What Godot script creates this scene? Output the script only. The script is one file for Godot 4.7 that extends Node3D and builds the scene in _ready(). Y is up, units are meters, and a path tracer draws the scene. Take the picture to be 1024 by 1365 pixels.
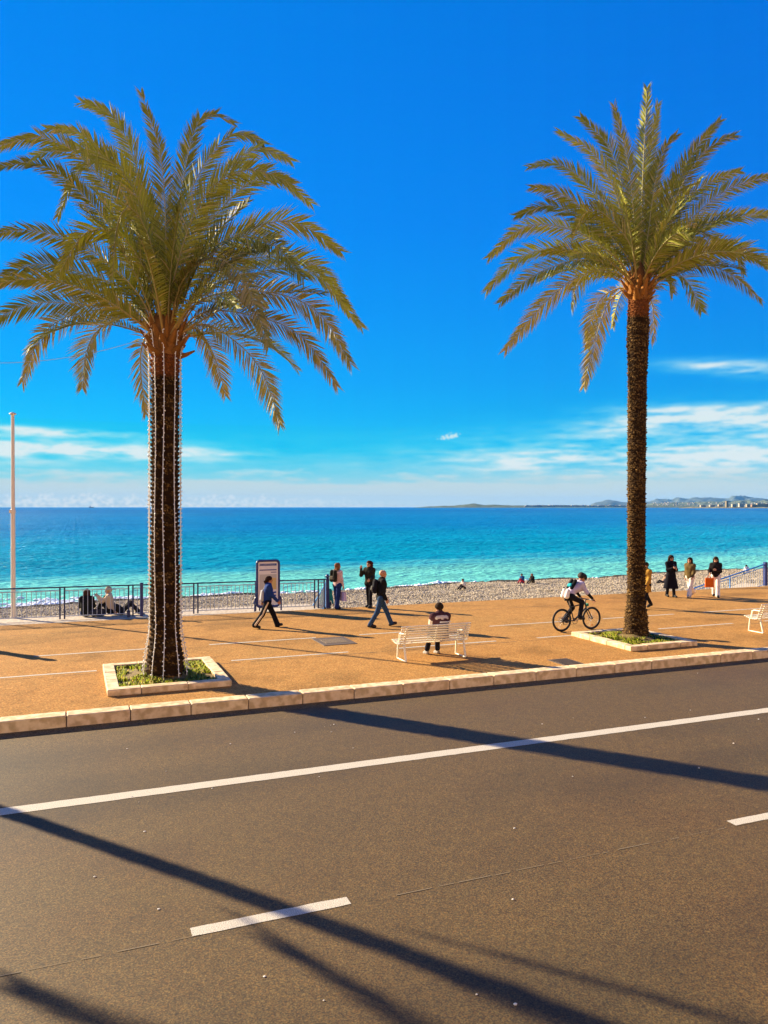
extends Node3D
# A seaside promenade: x runs along the road, -z towards the sea, y up, metres.

const FOCAL := 1025.0      # pixels of the 1024 x 1365 photograph
const EYE := Vector3(0, 3.9, 0)
const YAW := 21.9
const PROM := 0.18
const SEA := -4.3
var M := {}
var used := {}
var rng := RandomNumberGenerator.new()
var fwd := Vector3(sin(deg_to_rad(YAW)), 0, -cos(deg_to_rad(YAW)))
var rgt := Vector3(cos(deg_to_rad(YAW)), 0, sin(deg_to_rad(YAW)))

func _ready() -> void:
	rng.seed = 7
	light_and_camera()
	make_materials()
	build_ground()
	build_sea_and_beach()
	build_coast()
	build_town()
	build_palms()
	build_furniture()
	build_people()
	build_small()

func light_and_camera() -> void:
	var cam := Camera3D.new()
	cam.name = "camera"
	cam.fov = rad_to_deg(2.0 * atan(682.5 / FOCAL))
	cam.position = EYE
	cam.rotation_degrees = Vector3(-0.36, -YAW, 0)
	cam.near = 0.05
	cam.far = 90000.0
	add_child(cam)
	var env := Environment.new()
	env.background_mode = Environment.BG_SKY
	env.tonemap_mode = Environment.TONE_MAPPER_LINEAR
	env.tonemap_exposure = 3.2
	env.background_energy_multiplier = 0.3125
	env.sdfgi_enabled = true
	env.ssao_enabled = true
	env.ssil_enabled = true
	env.fog_enabled = true
	env.fog_density = 0.000015
	env.fog_light_color = Color(0.45, 0.74, 1.0)
	var sky := Sky.new()
	sky.sky_material = make_sky()
	env.sky = sky
	var we := WorldEnvironment.new()
	we.name = "world_environment"
	we.environment = env
	add_child(we)
	var sun := DirectionalLight3D.new()
	sun.name = "sun"
	sun.light_energy = 1.6
	sun.light_color = Color(1.0, 0.92, 0.78)
	sun.light_angular_distance = 0.5
	sun.shadow_enabled = true
	var el := deg_to_rad(23.0)
	var towards := Vector3(-0.617 * cos(el), sin(el), -0.787 * cos(el))
	sun.basis = Basis.looking_at(-towards, Vector3.UP)
	add_child(sun)

func make_sky() -> PanoramaSkyMaterial:
	var w := 4096
	var h := 2048
	var img := Image.create_empty(w, h, false, Image.FORMAT_RGB8)
	var stops := [[0.0, Color8(208, 222, 214)], [1.0, Color8(184, 218, 224)], [2.2, Color8(116, 210, 232)], [3.2, Color8(66, 201, 237)], [4.4, Color8(0, 190, 243)], [6.5, Color8(0, 177, 247)], [9.2, Color8(0, 163, 248)], [14.0, Color8(0, 148, 247)], [20.0, Color8(0, 134, 244)], [28.0, Color8(0, 125, 236)], [34.0, Color8(0, 121, 230)], [60.0, Color8(0, 104, 212)], [90.0, Color8(0, 95, 200)]]
	var depth := PackedFloat32Array()
	for q in 128:
		var off := absf(wrapf((q + 0.5) / 128.0 * 360.0 + 38.0, -180.0, 180.0))
		depth.append(lerpf(1.10, 0.84, smoothstep(20.0, 130.0, off)))
	var fbm := FastNoiseLite.new()
	fbm.seed = 11
	fbm.frequency = 1.0
	fbm.fractal_octaves = 5
	var puff := FastNoiseLite.new()
	puff.seed = 5
	puff.frequency = 1.0
	puff.fractal_octaves = 4
	for y in h:
		var e := 90.0 - (y + 0.5) / h * 180.0
		var ea := maxf(e, 0.0)
		var c: Color = stops[stops.size() - 1][1]
		for k in stops.size() - 1:
			if ea <= stops[k + 1][0]:
				c = stops[k][1].lerp(stops[k + 1][1], (ea - stops[k][0]) / (stops[k + 1][0] - stops[k][0]))
				break
		# the air is a little deeper blue away from the sun, all round the sky
		for q in 128:
			img.fill_rect(Rect2i(q * 32, y, 32, 1), Color(c.r, c.g * depth[q], c.b * (0.5 + 0.5 * depth[q])) if e > 6.0 else Color(c.r, c.g * lerpf(1.0, depth[q], ea / 6.0), c.b))
		if e < 0.0 or e > 13.5:
			continue
		for x in w:
			var az := (x + 0.5) / w * 360.0
			if az > 180.0:
				az -= 360.0
			var ra := deg_to_rad(az)
			var cx := cos(ra)
			var sx := sin(ra)
			var d := 0.0
			# long streaks of thin cloud, pulled out along the horizon
			var st := fbm.get_noise_3d(cx * 5.0, sx * 5.0 , e * 0.85) * 0.75 + fbm.get_noise_3d(cx * 22.0, sx * 22.0, e * 2.4 + 40.0) * 0.45
			# the veil is thicker to the right of the palms and wraps round the sky beyond
			var veil := exp(-pow((e - 3.2) / 2.0, 2.0)) * (0.20 + 0.85 * smoothstep(18.0, 42.0, az) * smoothstep(170.0, 90.0, az) + 0.18 * smoothstep(10.0, -8.0, az))
			veil += exp(-pow((e - 6.1) / 0.9, 2.0)) * smoothstep(33.0, 42.0, az) * smoothstep(150.0, 80.0, az) * 1.0
			veil += exp(-pow((e - 3.9) / 0.55, 2.0)) * smoothstep(18.0, 0.0, az) * smoothstep(-120.0, -60.0, az) * 1.0
			veil += exp(-pow((e - 5.1) / 0.3, 2.0)) * smoothstep(10.0, -3.0, az) * smoothstep(-120.0, -60.0, az) * 0.95
			veil += exp(-pow((e - 9.6 + (az - 44.0) * 0.10) / 0.5, 2.0)) * exp(-pow((az - 46.5) / 4.0, 2.0)) * 0.9
			d = clampf(veil * (0.95 + 1.7 * st), 0.0, 1.0) * 0.92
			# low haze bank
			d = maxf(d, smoothstep(2.7, 1.6, e + st * 1.1) * 0.92)
			# row of small cumulus standing on the horizon
			var row := smoothstep(30.0, 6.0, az) * smoothstep(-150.0, -80.0, az)
			var top := 0.30 + row * (0.42 + 0.55 * puff.get_noise_2d(cx * 30.0 + 7.0, sx * 30.0) + 0.40 * puff.get_noise_2d(cx * 110.0, sx * 110.0 + 3.0))
			var cu := 0.0
			if row > 0.01 and e < 2.0:
				cu = smoothstep(0.12, -0.06, e - top) * row
			var cc := Color8(208, 222, 218).lerp(Color8(242, 244, 240), smoothstep(1.8, 3.2, e))
			if cu > 0.0:
				var lump := puff.get_noise_3d(cx * 150.0, sx * 150.0, e * 4.0)
				cc = cc.lerp(Color8(196, 212, 212).lerp(Color8(252, 246, 228), clampf(0.55 + lump * 1.6, 0, 1)), cu)
				d = maxf(d, cu * 0.93)
			# one small stray puff
			var sp := pow((az - 26.75) / 0.75, 2.0) + pow((e - 5.22 - (az - 26.7) * 0.18) / 0.24, 2.0) + puff.get_noise_3d(cx * 180.0, sx * 180.0, e * 5.0) * 1.6
			if sp < 1.0:
				d = maxf(d, smoothstep(1.0, 0.2, sp) * 0.85)
			if d > 0.004:
				img.set_pixel(x, y, img.get_pixel(x, y).lerp(cc, d))
	var m := PanoramaSkyMaterial.new()
	m.panorama = ImageTexture.create_from_image(img)
	return m

# ---------------------------------------------------------------- helpers
func px(u: float, v: float, t: float) -> Vector3:
	return EYE + fwd * t + rgt * ((u - 512.0) / FOCAL * t) + Vector3.UP * (-(v - 676.0) / FOCAL * t)

func gp(u: float, v: float, y: float) -> Vector3:
	return px(u, v, (EYE.y - y) * FOCAL / (v - 676.0))

func lin(r: float, g: float, b: float) -> Color:
	return Color(r, g, b).linear_to_srgb()

func numbered(parent: Node, called: String) -> String:
	var key := str(parent.get_instance_id()) + "/" + called
	var k: int = used.get(key, 0)
	used[key] = k + 1
	return called if k == 0 else "%s_%03d" % [called, k]

func obj(called: String, mesh, material: Material, parent: Node = self) -> MeshInstance3D:
	var o := MeshInstance3D.new()
	o.name = numbered(parent, called)
	o.mesh = mesh.mesh() if mesh is MB else mesh
	o.material_override = material
	o.cast_shadow = GeometryInstance3D.SHADOW_CASTING_SETTING_ON
	parent.add_child(o, true)
	return o

func thing(called: String, label: String, category: String, at := Vector3.ZERO, yaw := 0.0, group := "") -> Node3D:
	var o := Node3D.new()
	o.name = numbered(self, called)
	add_child(o)
	o.position = at
	o.rotation_degrees.y = yaw
	tag(o, label, category, group)
	return o

func tag(o: Node, label: String, category: String, group := "", kind := "") -> void:
	o.set_meta("label", label)
	o.set_meta("category", category)
	if group:
		o.set_meta("group", group)
	if kind:
		o.set_meta("kind", kind)

func struct(o: Node, label: String, category: String) -> void:
	tag(o, label, category, "", "structure")

class MB:
	var v := PackedVector3Array()
	var n := PackedVector3Array()
	var c := PackedColorArray()
	var ix := PackedInt32Array()
	var col := Color.WHITE

	func vert(p: Vector3, nn: Vector3) -> int:
		v.append(p)
		n.append(nn)
		c.append(col)
		return v.size() - 1

	func tri_i(a: int, b: int, d: int, out: Vector3) -> void:
		ix.append(a)
		if (v[b] - v[a]).cross(v[d] - v[a]).dot(out) > 0.0:
			ix.append(d)
			ix.append(b)
		else:
			ix.append(b)
			ix.append(d)

	func poly(pts: Array, out: Vector3) -> void:
		var nn: Vector3 = (pts[1] - pts[0]).cross(pts[2] - pts[0]).normalized()
		if nn.dot(out) < 0.0:
			nn = -nn
		var s := v.size()
		for p in pts:
			vert(p, nn)
		for k in range(1, pts.size() - 1):
			tri_i(s, s + k, s + k + 1, nn)

	func box(at: Vector3, size: Vector3, b := Basis(), bev := 0.0) -> void:
		var h := size * 0.5
		var e := minf(bev, minf(h.x, minf(h.y, h.z)) * 0.9)
		if e <= 0.0:
			for ax in 3:
				for s in [-1.0, 1.0]:
					var o := Vector3.ZERO
					o[ax] = s
					var a1 := (ax + 1) % 3
					var a2 := (ax + 2) % 3
					var pts := []
					for q in [[-1, -1], [1, -1], [1, 1], [-1, 1]]:
						var p := Vector3.ZERO
						p[ax] = s * h[ax]
						p[a1] = q[0] * h[a1]
						p[a2] = q[1] * h[a2]
						pts.append(at + b * p)
					poly(pts, b * o)
			return
		for ax in 3:
			var a1 := (ax + 1) % 3
			var a2 := (ax + 2) % 3
			for s in [-1.0, 1.0]:
				var o := Vector3.ZERO
				o[ax] = s
				var pts := []
				for q in [[-1, -1], [1, -1], [1, 1], [-1, 1]]:
					var p := Vector3.ZERO
					p[ax] = s * h[ax]
					p[a1] = q[0] * (h[a1] - e)
					p[a2] = q[1] * (h[a2] - e)
					pts.append(at + b * p)
				poly(pts, b * o)
			for s1 in [-1.0, 1.0]:
				for s2 in [-1.0, 1.0]:
					var pts := []
					for q in [[0, -1], [0, 1], [1, 1], [1, -1]]:
						var p := Vector3.ZERO
						p[a1] = s1 * (h[a1] - (e if q[0] == 1 else 0.0))
						p[a2] = s2 * (h[a2] - (0.0 if q[0] == 1 else e))
						p[ax] = q[1] * (h[ax] - e)
						pts.append(at + b * p)
					var o := Vector3.ZERO
					o[a1] = s1
					o[a2] = s2
					poly(pts, b * o)
		for sx in [-1.0, 1.0]:
			for sy in [-1.0, 1.0]:
				for sz in [-1.0, 1.0]:
					var s := Vector3(sx, sy, sz)
					var pts := []
					for ax in 3:
						var p := Vector3.ZERO
						for q in 3:
							p[q] = s[q] * (h[q] if q == ax else h[q] - e)
						pts.append(at + b * p)
					poly(pts, b * s)

	func tube(pts: Array, radii: Array, sides := 8, cap := true, squash := 1.0) -> void:
		var m := pts.size()
		var t0: Vector3 = (pts[1] - pts[0]).normalized()
		var ref := Vector3.UP if absf(t0.y) < 0.9 else Vector3.RIGHT
		var s := v.size()
		for i in m:
			var t: Vector3 = (pts[mini(i + 1, m - 1)] - pts[maxi(i - 1, 0)]).normalized()
			var a := ref.cross(t).normalized()
			var bb := t.cross(a).normalized()
			ref = bb
			var r: float = radii[i] if i < radii.size() else radii[radii.size() - 1]
			for k in sides:
				var w := TAU * k / sides
				var d := a * cos(w) + bb * sin(w) * squash
				vert(pts[i] + d * r, d.normalized())
		for i in m - 1:
			for k in sides:
				var k2 := (k + 1) % sides
				var p := s + i * sides + k
				var q := s + i * sides + k2
				tri_i(p, q, q + sides, n[p] + n[q])
				tri_i(p, q + sides, p + sides, n[p] + n[q])
		if cap:
			for e in [0, m - 1]:
				var out: Vector3 = (pts[0] - pts[1]) if e == 0 else (pts[m - 1] - pts[m - 2])
				var ring := []
				for k in sides:
					ring.append(v[s + e * sides + k])
				poly(ring, out)

	func rod(a: Vector3, b: Vector3, r: float, sides := 6, r2 := -1.0) -> void:
		tube([a, b], [r, r if r2 < 0.0 else r2], sides)

	func lathe(prof: Array, sides: int, at := Vector3.ZERO) -> void:
		# prof: Vector2(radius, height) from the bottom up
		var s := v.size()
		for i in prof.size():
			var t: Vector2 = prof[mini(i + 1, prof.size() - 1)] - prof[maxi(i - 1, 0)]
			for k in sides:
				var w := TAU * k / sides
				vert(at + Vector3(cos(w) * prof[i].x, prof[i].y, sin(w) * prof[i].x), Vector3(cos(w) * t.y, -t.x, sin(w) * t.y).normalized())
		for i in prof.size() - 1:
			for k in sides:
				var p := s + i * sides + k
				var q := s + i * sides + (k + 1) % sides
				tri_i(p, q, q + sides, n[p] + n[q] + n[q + sides])
				tri_i(p, q + sides, p + sides, n[p] + n[q] + n[q + sides])

	func ball(at: Vector3, r: Vector3, sides := 8, rings := 5) -> void:
		var prof := []
		var s := v.size()
		for i in rings + 1:
			var w := -PI / 2 + PI * i / rings
			prof.append(Vector2(maxf(cos(w), 0.001), sin(w)))
		lathe(prof, sides)
		for i in range(s, v.size()):
			n[i] = (v[i] / r).normalized()
			v[i] = at + v[i] * r

	func torus(at: Vector3, axis: Vector3, R: float, r: float, seg := 32, sides := 8, squash := 1.0) -> void:
		var a := axis.cross(Vector3.UP if absf(axis.y) < 0.9 else Vector3.RIGHT).normalized()
		var b := axis.cross(a).normalized()
		var s := v.size()
		for i in seg:
			var w := TAU * i / seg
			var d := a * cos(w) + b * sin(w)
			for k in sides:
				var q := TAU * k / sides
				vert(at + d * (R + r * cos(q)) + axis * r * squash * sin(q), (d * cos(q) + axis * sin(q)).normalized())
		for i in seg:
			for k in sides:
				var p := s + i * sides + k
				var p2 := s + i * sides + (k + 1) % sides
				var q := s + ((i + 1) % seg) * sides + k
				var q2 := s + ((i + 1) % seg) * sides + (k + 1) % sides
				tri_i(p, p2, q2, n[p] + n[q2])
				tri_i(p, q2, q, n[p] + n[q2])

	func prism(outline: Array, depth_a: Vector3, depth_b: Vector3) -> void:
		# outline: Vector3 points of a flat convex polygon, swept between two offsets
		var mid := Vector3.ZERO
		for p in outline:
			mid += p
		mid /= outline.size()
		var pa := []
		var pb := []
		for p in outline:
			pa.append(p + depth_a)
			pb.append(p + depth_b)
		poly(pa, depth_a - depth_b)
		poly(pb, depth_b - depth_a)
		for i in outline.size():
			var j := (i + 1) % outline.size()
			poly([pa[i], pa[j], pb[j], pb[i]], (outline[i] + outline[j]) * 0.5 - mid)

	func sheet(rows: int, cols: int, smooth := true) -> void:
		# the last rows*cols vertices form a grid: index it and give it normals that point up
		var s := v.size() - rows * cols
		for i in rows - 1:
			for j in cols - 1:
				var a := s + i * cols + j
				tri_i(a, a + 1, a + cols + 1, Vector3.UP)
				tri_i(a, a + cols + 1, a + cols, Vector3.UP)
		if smooth:
			for i in rows:
				for j in cols:
					var du := v[s + i * cols + mini(j + 1, cols - 1)] - v[s + i * cols + maxi(j - 1, 0)]
					var dv := v[s + mini(i + 1, rows - 1) * cols + j] - v[s + maxi(i - 1, 0) * cols + j]
					var nn := du.cross(dv).normalized()
					n[s + i * cols + j] = nn if nn.y > 0.0 else -nn

	func add(o: MB, tr: Transform3D) -> void:
		var s := v.size()
		for i in o.v.size():
			v.append(tr * o.v[i])
			n.append((tr.basis * o.n[i]).normalized())
			c.append(o.c[i])
		var flip := tr.basis.determinant() < 0.0
		for i in range(0, o.ix.size(), 3):
			ix.append(s + o.ix[i])
			ix.append(s + o.ix[i + (2 if flip else 1)])
			ix.append(s + o.ix[i + (1 if flip else 2)])

	func mesh() -> ArrayMesh:
		var a := []
		a.resize(Mesh.ARRAY_MAX)
		a[Mesh.ARRAY_VERTEX] = v
		a[Mesh.ARRAY_NORMAL] = n
		a[Mesh.ARRAY_COLOR] = c
		a[Mesh.ARRAY_INDEX] = ix
		var m := ArrayMesh.new()
		m.add_surface_from_arrays(Mesh.PRIMITIVE_TRIANGLES, a)
		return m

# ---------------------------------------------------------------- materials
func noise_tex(sd: int, freq: float, kind: int, octaves: int, ramp: Array, size := 512, cells := 0) -> ImageTexture:
	# ramp: [[position, Color], ...] in sRGB
	var nz := FastNoiseLite.new()
	nz.seed = sd
	nz.frequency = freq
	nz.noise_type = kind
	nz.fractal_octaves = octaves
	if octaves == 1:
		nz.fractal_type = FastNoiseLite.FRACTAL_NONE
	nz.cellular_return_type = cells as FastNoiseLite.CellularReturnType
	var src := nz.get_seamless_image(size, size)
	src.convert(Image.FORMAT_L8)
	var raw := src.get_data()
	var lut := []
	for k in 256:
		var x := k / 255.0
		var c: Color = ramp[ramp.size() - 1][1]
		for q in ramp.size() - 1:
			if x <= ramp[q + 1][0]:
				c = ramp[q][1].lerp(ramp[q + 1][1], clampf((x - ramp[q][0]) / (ramp[q + 1][0] - ramp[q][0]), 0, 1))
				break
		lut.append([c.r8, c.g8, c.b8])
	var out := PackedByteArray()
	out.resize(size * size * 3)
	for i in size * size:
		var l: Array = lut[raw[i]]
		out[i * 3] = l[0]
		out[i * 3 + 1] = l[1]
		out[i * 3 + 2] = l[2]
	return ImageTexture.create_from_image(Image.create_from_data(size, size, false, Image.FORMAT_RGB8, out))

func mat(c: Color, rough := 0.8, spec := 0.4, metal := 0.0) -> StandardMaterial3D:
	var m := StandardMaterial3D.new()
	m.albedo_color = c
	m.roughness = rough
	m.metallic_specular = spec
	m.metallic = metal
	m.vertex_color_use_as_albedo = true
	return m

func textured(m: StandardMaterial3D, tex: Texture2D, scale: float, bump: Texture2D = null, height := 0.0) -> StandardMaterial3D:
	m.albedo_texture = tex
	m.uv1_triplanar = true
	m.uv1_world_triplanar = true
	m.uv1_scale = Vector3.ONE * scale
	if bump:
		m.heightmap_enabled = true
		m.heightmap_texture = bump
		m.heightmap_scale = height
	return m

func grey(x: float) -> Color:
	return Color(x, x, x)

func speckle_tex(sd: int, size: int, low: float, tints: Array, coarse: float) -> ImageTexture:
	# stone chips in a binder: every texel a chip of its own tone, over coarser uneven patches
	var r := RandomNumberGenerator.new()
	r.seed = sd
	var nz := FastNoiseLite.new()
	nz.seed = sd
	nz.frequency = 0.035
	nz.fractal_octaves = 3
	var big := nz.get_seamless_image(size, size)
	big.convert(Image.FORMAT_L8)
	var b := big.get_data()
	var out := PackedByteArray()
	out.resize(size * size * 3)
	for i in size * size:
		var v := (low + (1.0 - low) * r.randf()) * (1.0 - coarse * (1.0 - b[i] / 255.0))
		var t: Color = tints[r.randi() % tints.size()]
		out[i * 3] = int(255.0 * clampf(v * t.r, 0.0, 1.0))
		out[i * 3 + 1] = int(255.0 * clampf(v * t.g, 0.0, 1.0))
		out[i * 3 + 2] = int(255.0 * clampf(v * t.b, 0.0, 1.0))
	return ImageTexture.create_from_image(Image.create_from_data(size, size, false, Image.FORMAT_RGB8, out))

func make_materials() -> void:
	var chips := speckle_tex(61, 1024, 0.46, [Color(1, 1, 1), Color(1.0, 0.97, 0.86), Color(0.93, 0.95, 1.0), Color(0.86, 0.82, 0.78), Color(1.0, 0.9, 0.78)], 0.10)
	var tarmac := speckle_tex(62, 1024, 0.64, [Color(1, 1, 1), Color(1.0, 0.95, 0.88), Color(0.94, 0.9, 0.9), Color(0.97, 1.0, 1.0)], 0.10)
	var grit := noise_tex(3, 0.26, FastNoiseLite.TYPE_SIMPLEX, 2, [[0.0, grey(0.10)], [0.32, grey(0.34)], [0.5, grey(0.60)], [0.68, grey(0.92)], [1.0, grey(1.0)]], 1024)
	var grit_h := noise_tex(3, 0.26, FastNoiseLite.TYPE_SIMPLEX, 2, [[0.0, grey(0.0)], [1.0, grey(1.0)]], 1024)
	var fine := noise_tex(9, 0.25, FastNoiseLite.TYPE_SIMPLEX, 3, [[0.0, grey(0.34)], [0.36, grey(0.66)], [0.62, grey(0.95)], [1.0, grey(1.0)]], 1024)
	var stone := noise_tex(21, 0.02, FastNoiseLite.TYPE_SIMPLEX, 5, [[0.0, Color(0.80, 0.76, 0.68)], [0.35, Color(0.86, 0.82, 0.77)], [0.6, Color(0.95, 0.93, 0.90)], [1.0, grey(1.0)]], 512)
	M.road = textured(mat(lin(0.222, 0.142, 0.042), 0.70, 0.42), chips, 0.11, grit_h, 0.05)
	M.gutter = textured(mat(lin(0.34, 0.23, 0.09), 0.85), chips, 0.075)
	M.prom = textured(mat(lin(0.655, 0.345, 0.100), 0.9, 0.2), tarmac, 0.055, grit_h, 0.05)
	M.paint = textured(mat(lin(0.76, 0.68, 0.53), 0.7), fine, 0.35)
	M.faint = textured(mat(lin(0.28, 0.21, 0.12), 0.8), fine, 0.7)
	M.kerb = textured(mat(lin(0.80, 0.635, 0.395), 0.75), stone, 0.35, grit_h, 0.08)
	M.concrete = textured(mat(lin(0.50, 0.44, 0.36), 0.85), stone, 0.5)
	M.joint = mat(lin(0.10, 0.07, 0.045), 0.95)
	M.iron = textured(mat(lin(0.16, 0.11, 0.07), 0.7), fine, 2.0)
	M.cover = textured(mat(lin(0.34, 0.25, 0.15), 0.8), chips, 0.1)
	M.soil = textured(mat(lin(0.48, 0.33, 0.10), 0.95), grit, 0.5)
	M.leaf = mat(Color.WHITE, 0.6, 0.27)
	M.leaf.backlight = Color(0.32, 0.33, 0.09)
	M.grass = mat(Color.WHITE, 0.6)
	M.grass.backlight = Color(0.2, 0.2, 0.05)
	M.bark = textured(mat(Color.WHITE, 0.92, 0.2), fine, 3.0)
	M.white_paint = mat(lin(0.80, 0.74, 0.56), 0.5, 0.45)
	M.blue_paint = mat(lin(0.006, 0.020, 0.135), 0.4, 0.5)
	M.sky_blue = mat(lin(0.05, 0.24, 0.60), 0.45, 0.5)
	M.dark_steel = mat(lin(0.012, 0.026, 0.090), 0.45, 0.5)
	M.pale_steel = mat(lin(0.36, 0.40, 0.46), 0.4, 0.5)
	M.pole = mat(lin(0.80, 0.66, 0.48), 0.45, 0.5)
	M.plain = mat(Color.WHITE, 0.75, 0.35)
	M.cloth = mat(Color.WHITE, 0.9, 0.2)
	M.skin = mat(Color.WHITE, 0.6, 0.4)
	M.rubber = mat(lin(0.012, 0.012, 0.014), 0.7)
	M.frame = mat(lin(0.015, 0.016, 0.02), 0.35, 0.5)
	M.alloy = mat(lin(0.45, 0.45, 0.47), 0.35, 0.5, 0.8)
	M.pebble = mat(Color.WHITE, 0.75, 0.35)
	M.beach = textured(mat(Color.WHITE, 0.9, 0.2), grit, 0.05)
	M.foam = mat(lin(0.85, 0.88, 0.88), 0.9, 0.2)
	M.wire = mat(lin(0.86, 0.82, 0.72), 0.5)
	M.bulb = mat(lin(0.85, 0.84, 0.80), 0.2, 0.5)
	M.hill = mat(Color.WHITE, 0.95, 0.1)
	M.wall = textured(mat(Color.WHITE, 0.9, 0.2), stone, 0.3)
	var rip := FastNoiseLite.new()
	rip.seed = 31
	rip.frequency = 0.012
	rip.fractal_octaves = 5
	var ripple := rip.get_seamless_image(1024, 1024)
	ripple.convert(Image.FORMAT_RGBA8)
	M.sea = mat(Color.WHITE, 0.30, 0.24)
	M.sea.uv1_triplanar = true
	M.sea.uv1_world_triplanar = true
	M.sea.uv1_scale = Vector3(0.035, 0.035, 0.11)
	M.sea.heightmap_enabled = true
	M.sea.heightmap_texture = ImageTexture.create_from_image(ripple)
	M.sea.heightmap_scale = 55.0

# ---------------------------------------------------------------- ground
func flat_sheet(x0: float, x1: float, z0: float, z1: float, y: float, step: float, tint: Callable) -> MB:
	var b := MB.new()
	var cols := int(ceil((x1 - x0) / step)) + 1
	var rows := int(ceil((z0 - z1) / step)) + 1
	for i in rows:
		for j in cols:
			var p := Vector3(x0 + (x1 - x0) * j / (cols - 1), y, z0 + (z1 - z0) * i / (rows - 1))
			b.col = tint.call(p)
			b.vert(p, Vector3.UP)
	b.sheet(rows, cols, false)
	return b

func strip(x0: float, x1: float, perp: float, width: float, y: float, ragged := 0.0) -> MB:
	# a painted line along x, with slightly uneven worn edges
	var b := MB.new()
	var k := maxi(2, int((x1 - x0) / 0.12))
	for i in k + 1:
		var x := lerpf(x0, x1, float(i) / k)
		b.vert(Vector3(x, y, -perp + width * 0.5 + rng.randf_range(-ragged, ragged)), Vector3.UP)
		b.vert(Vector3(x, y, -perp - width * 0.5 + rng.randf_range(-ragged, ragged)), Vector3.UP)
	b.sheet(k + 1, 2, false)
	return b

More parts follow.
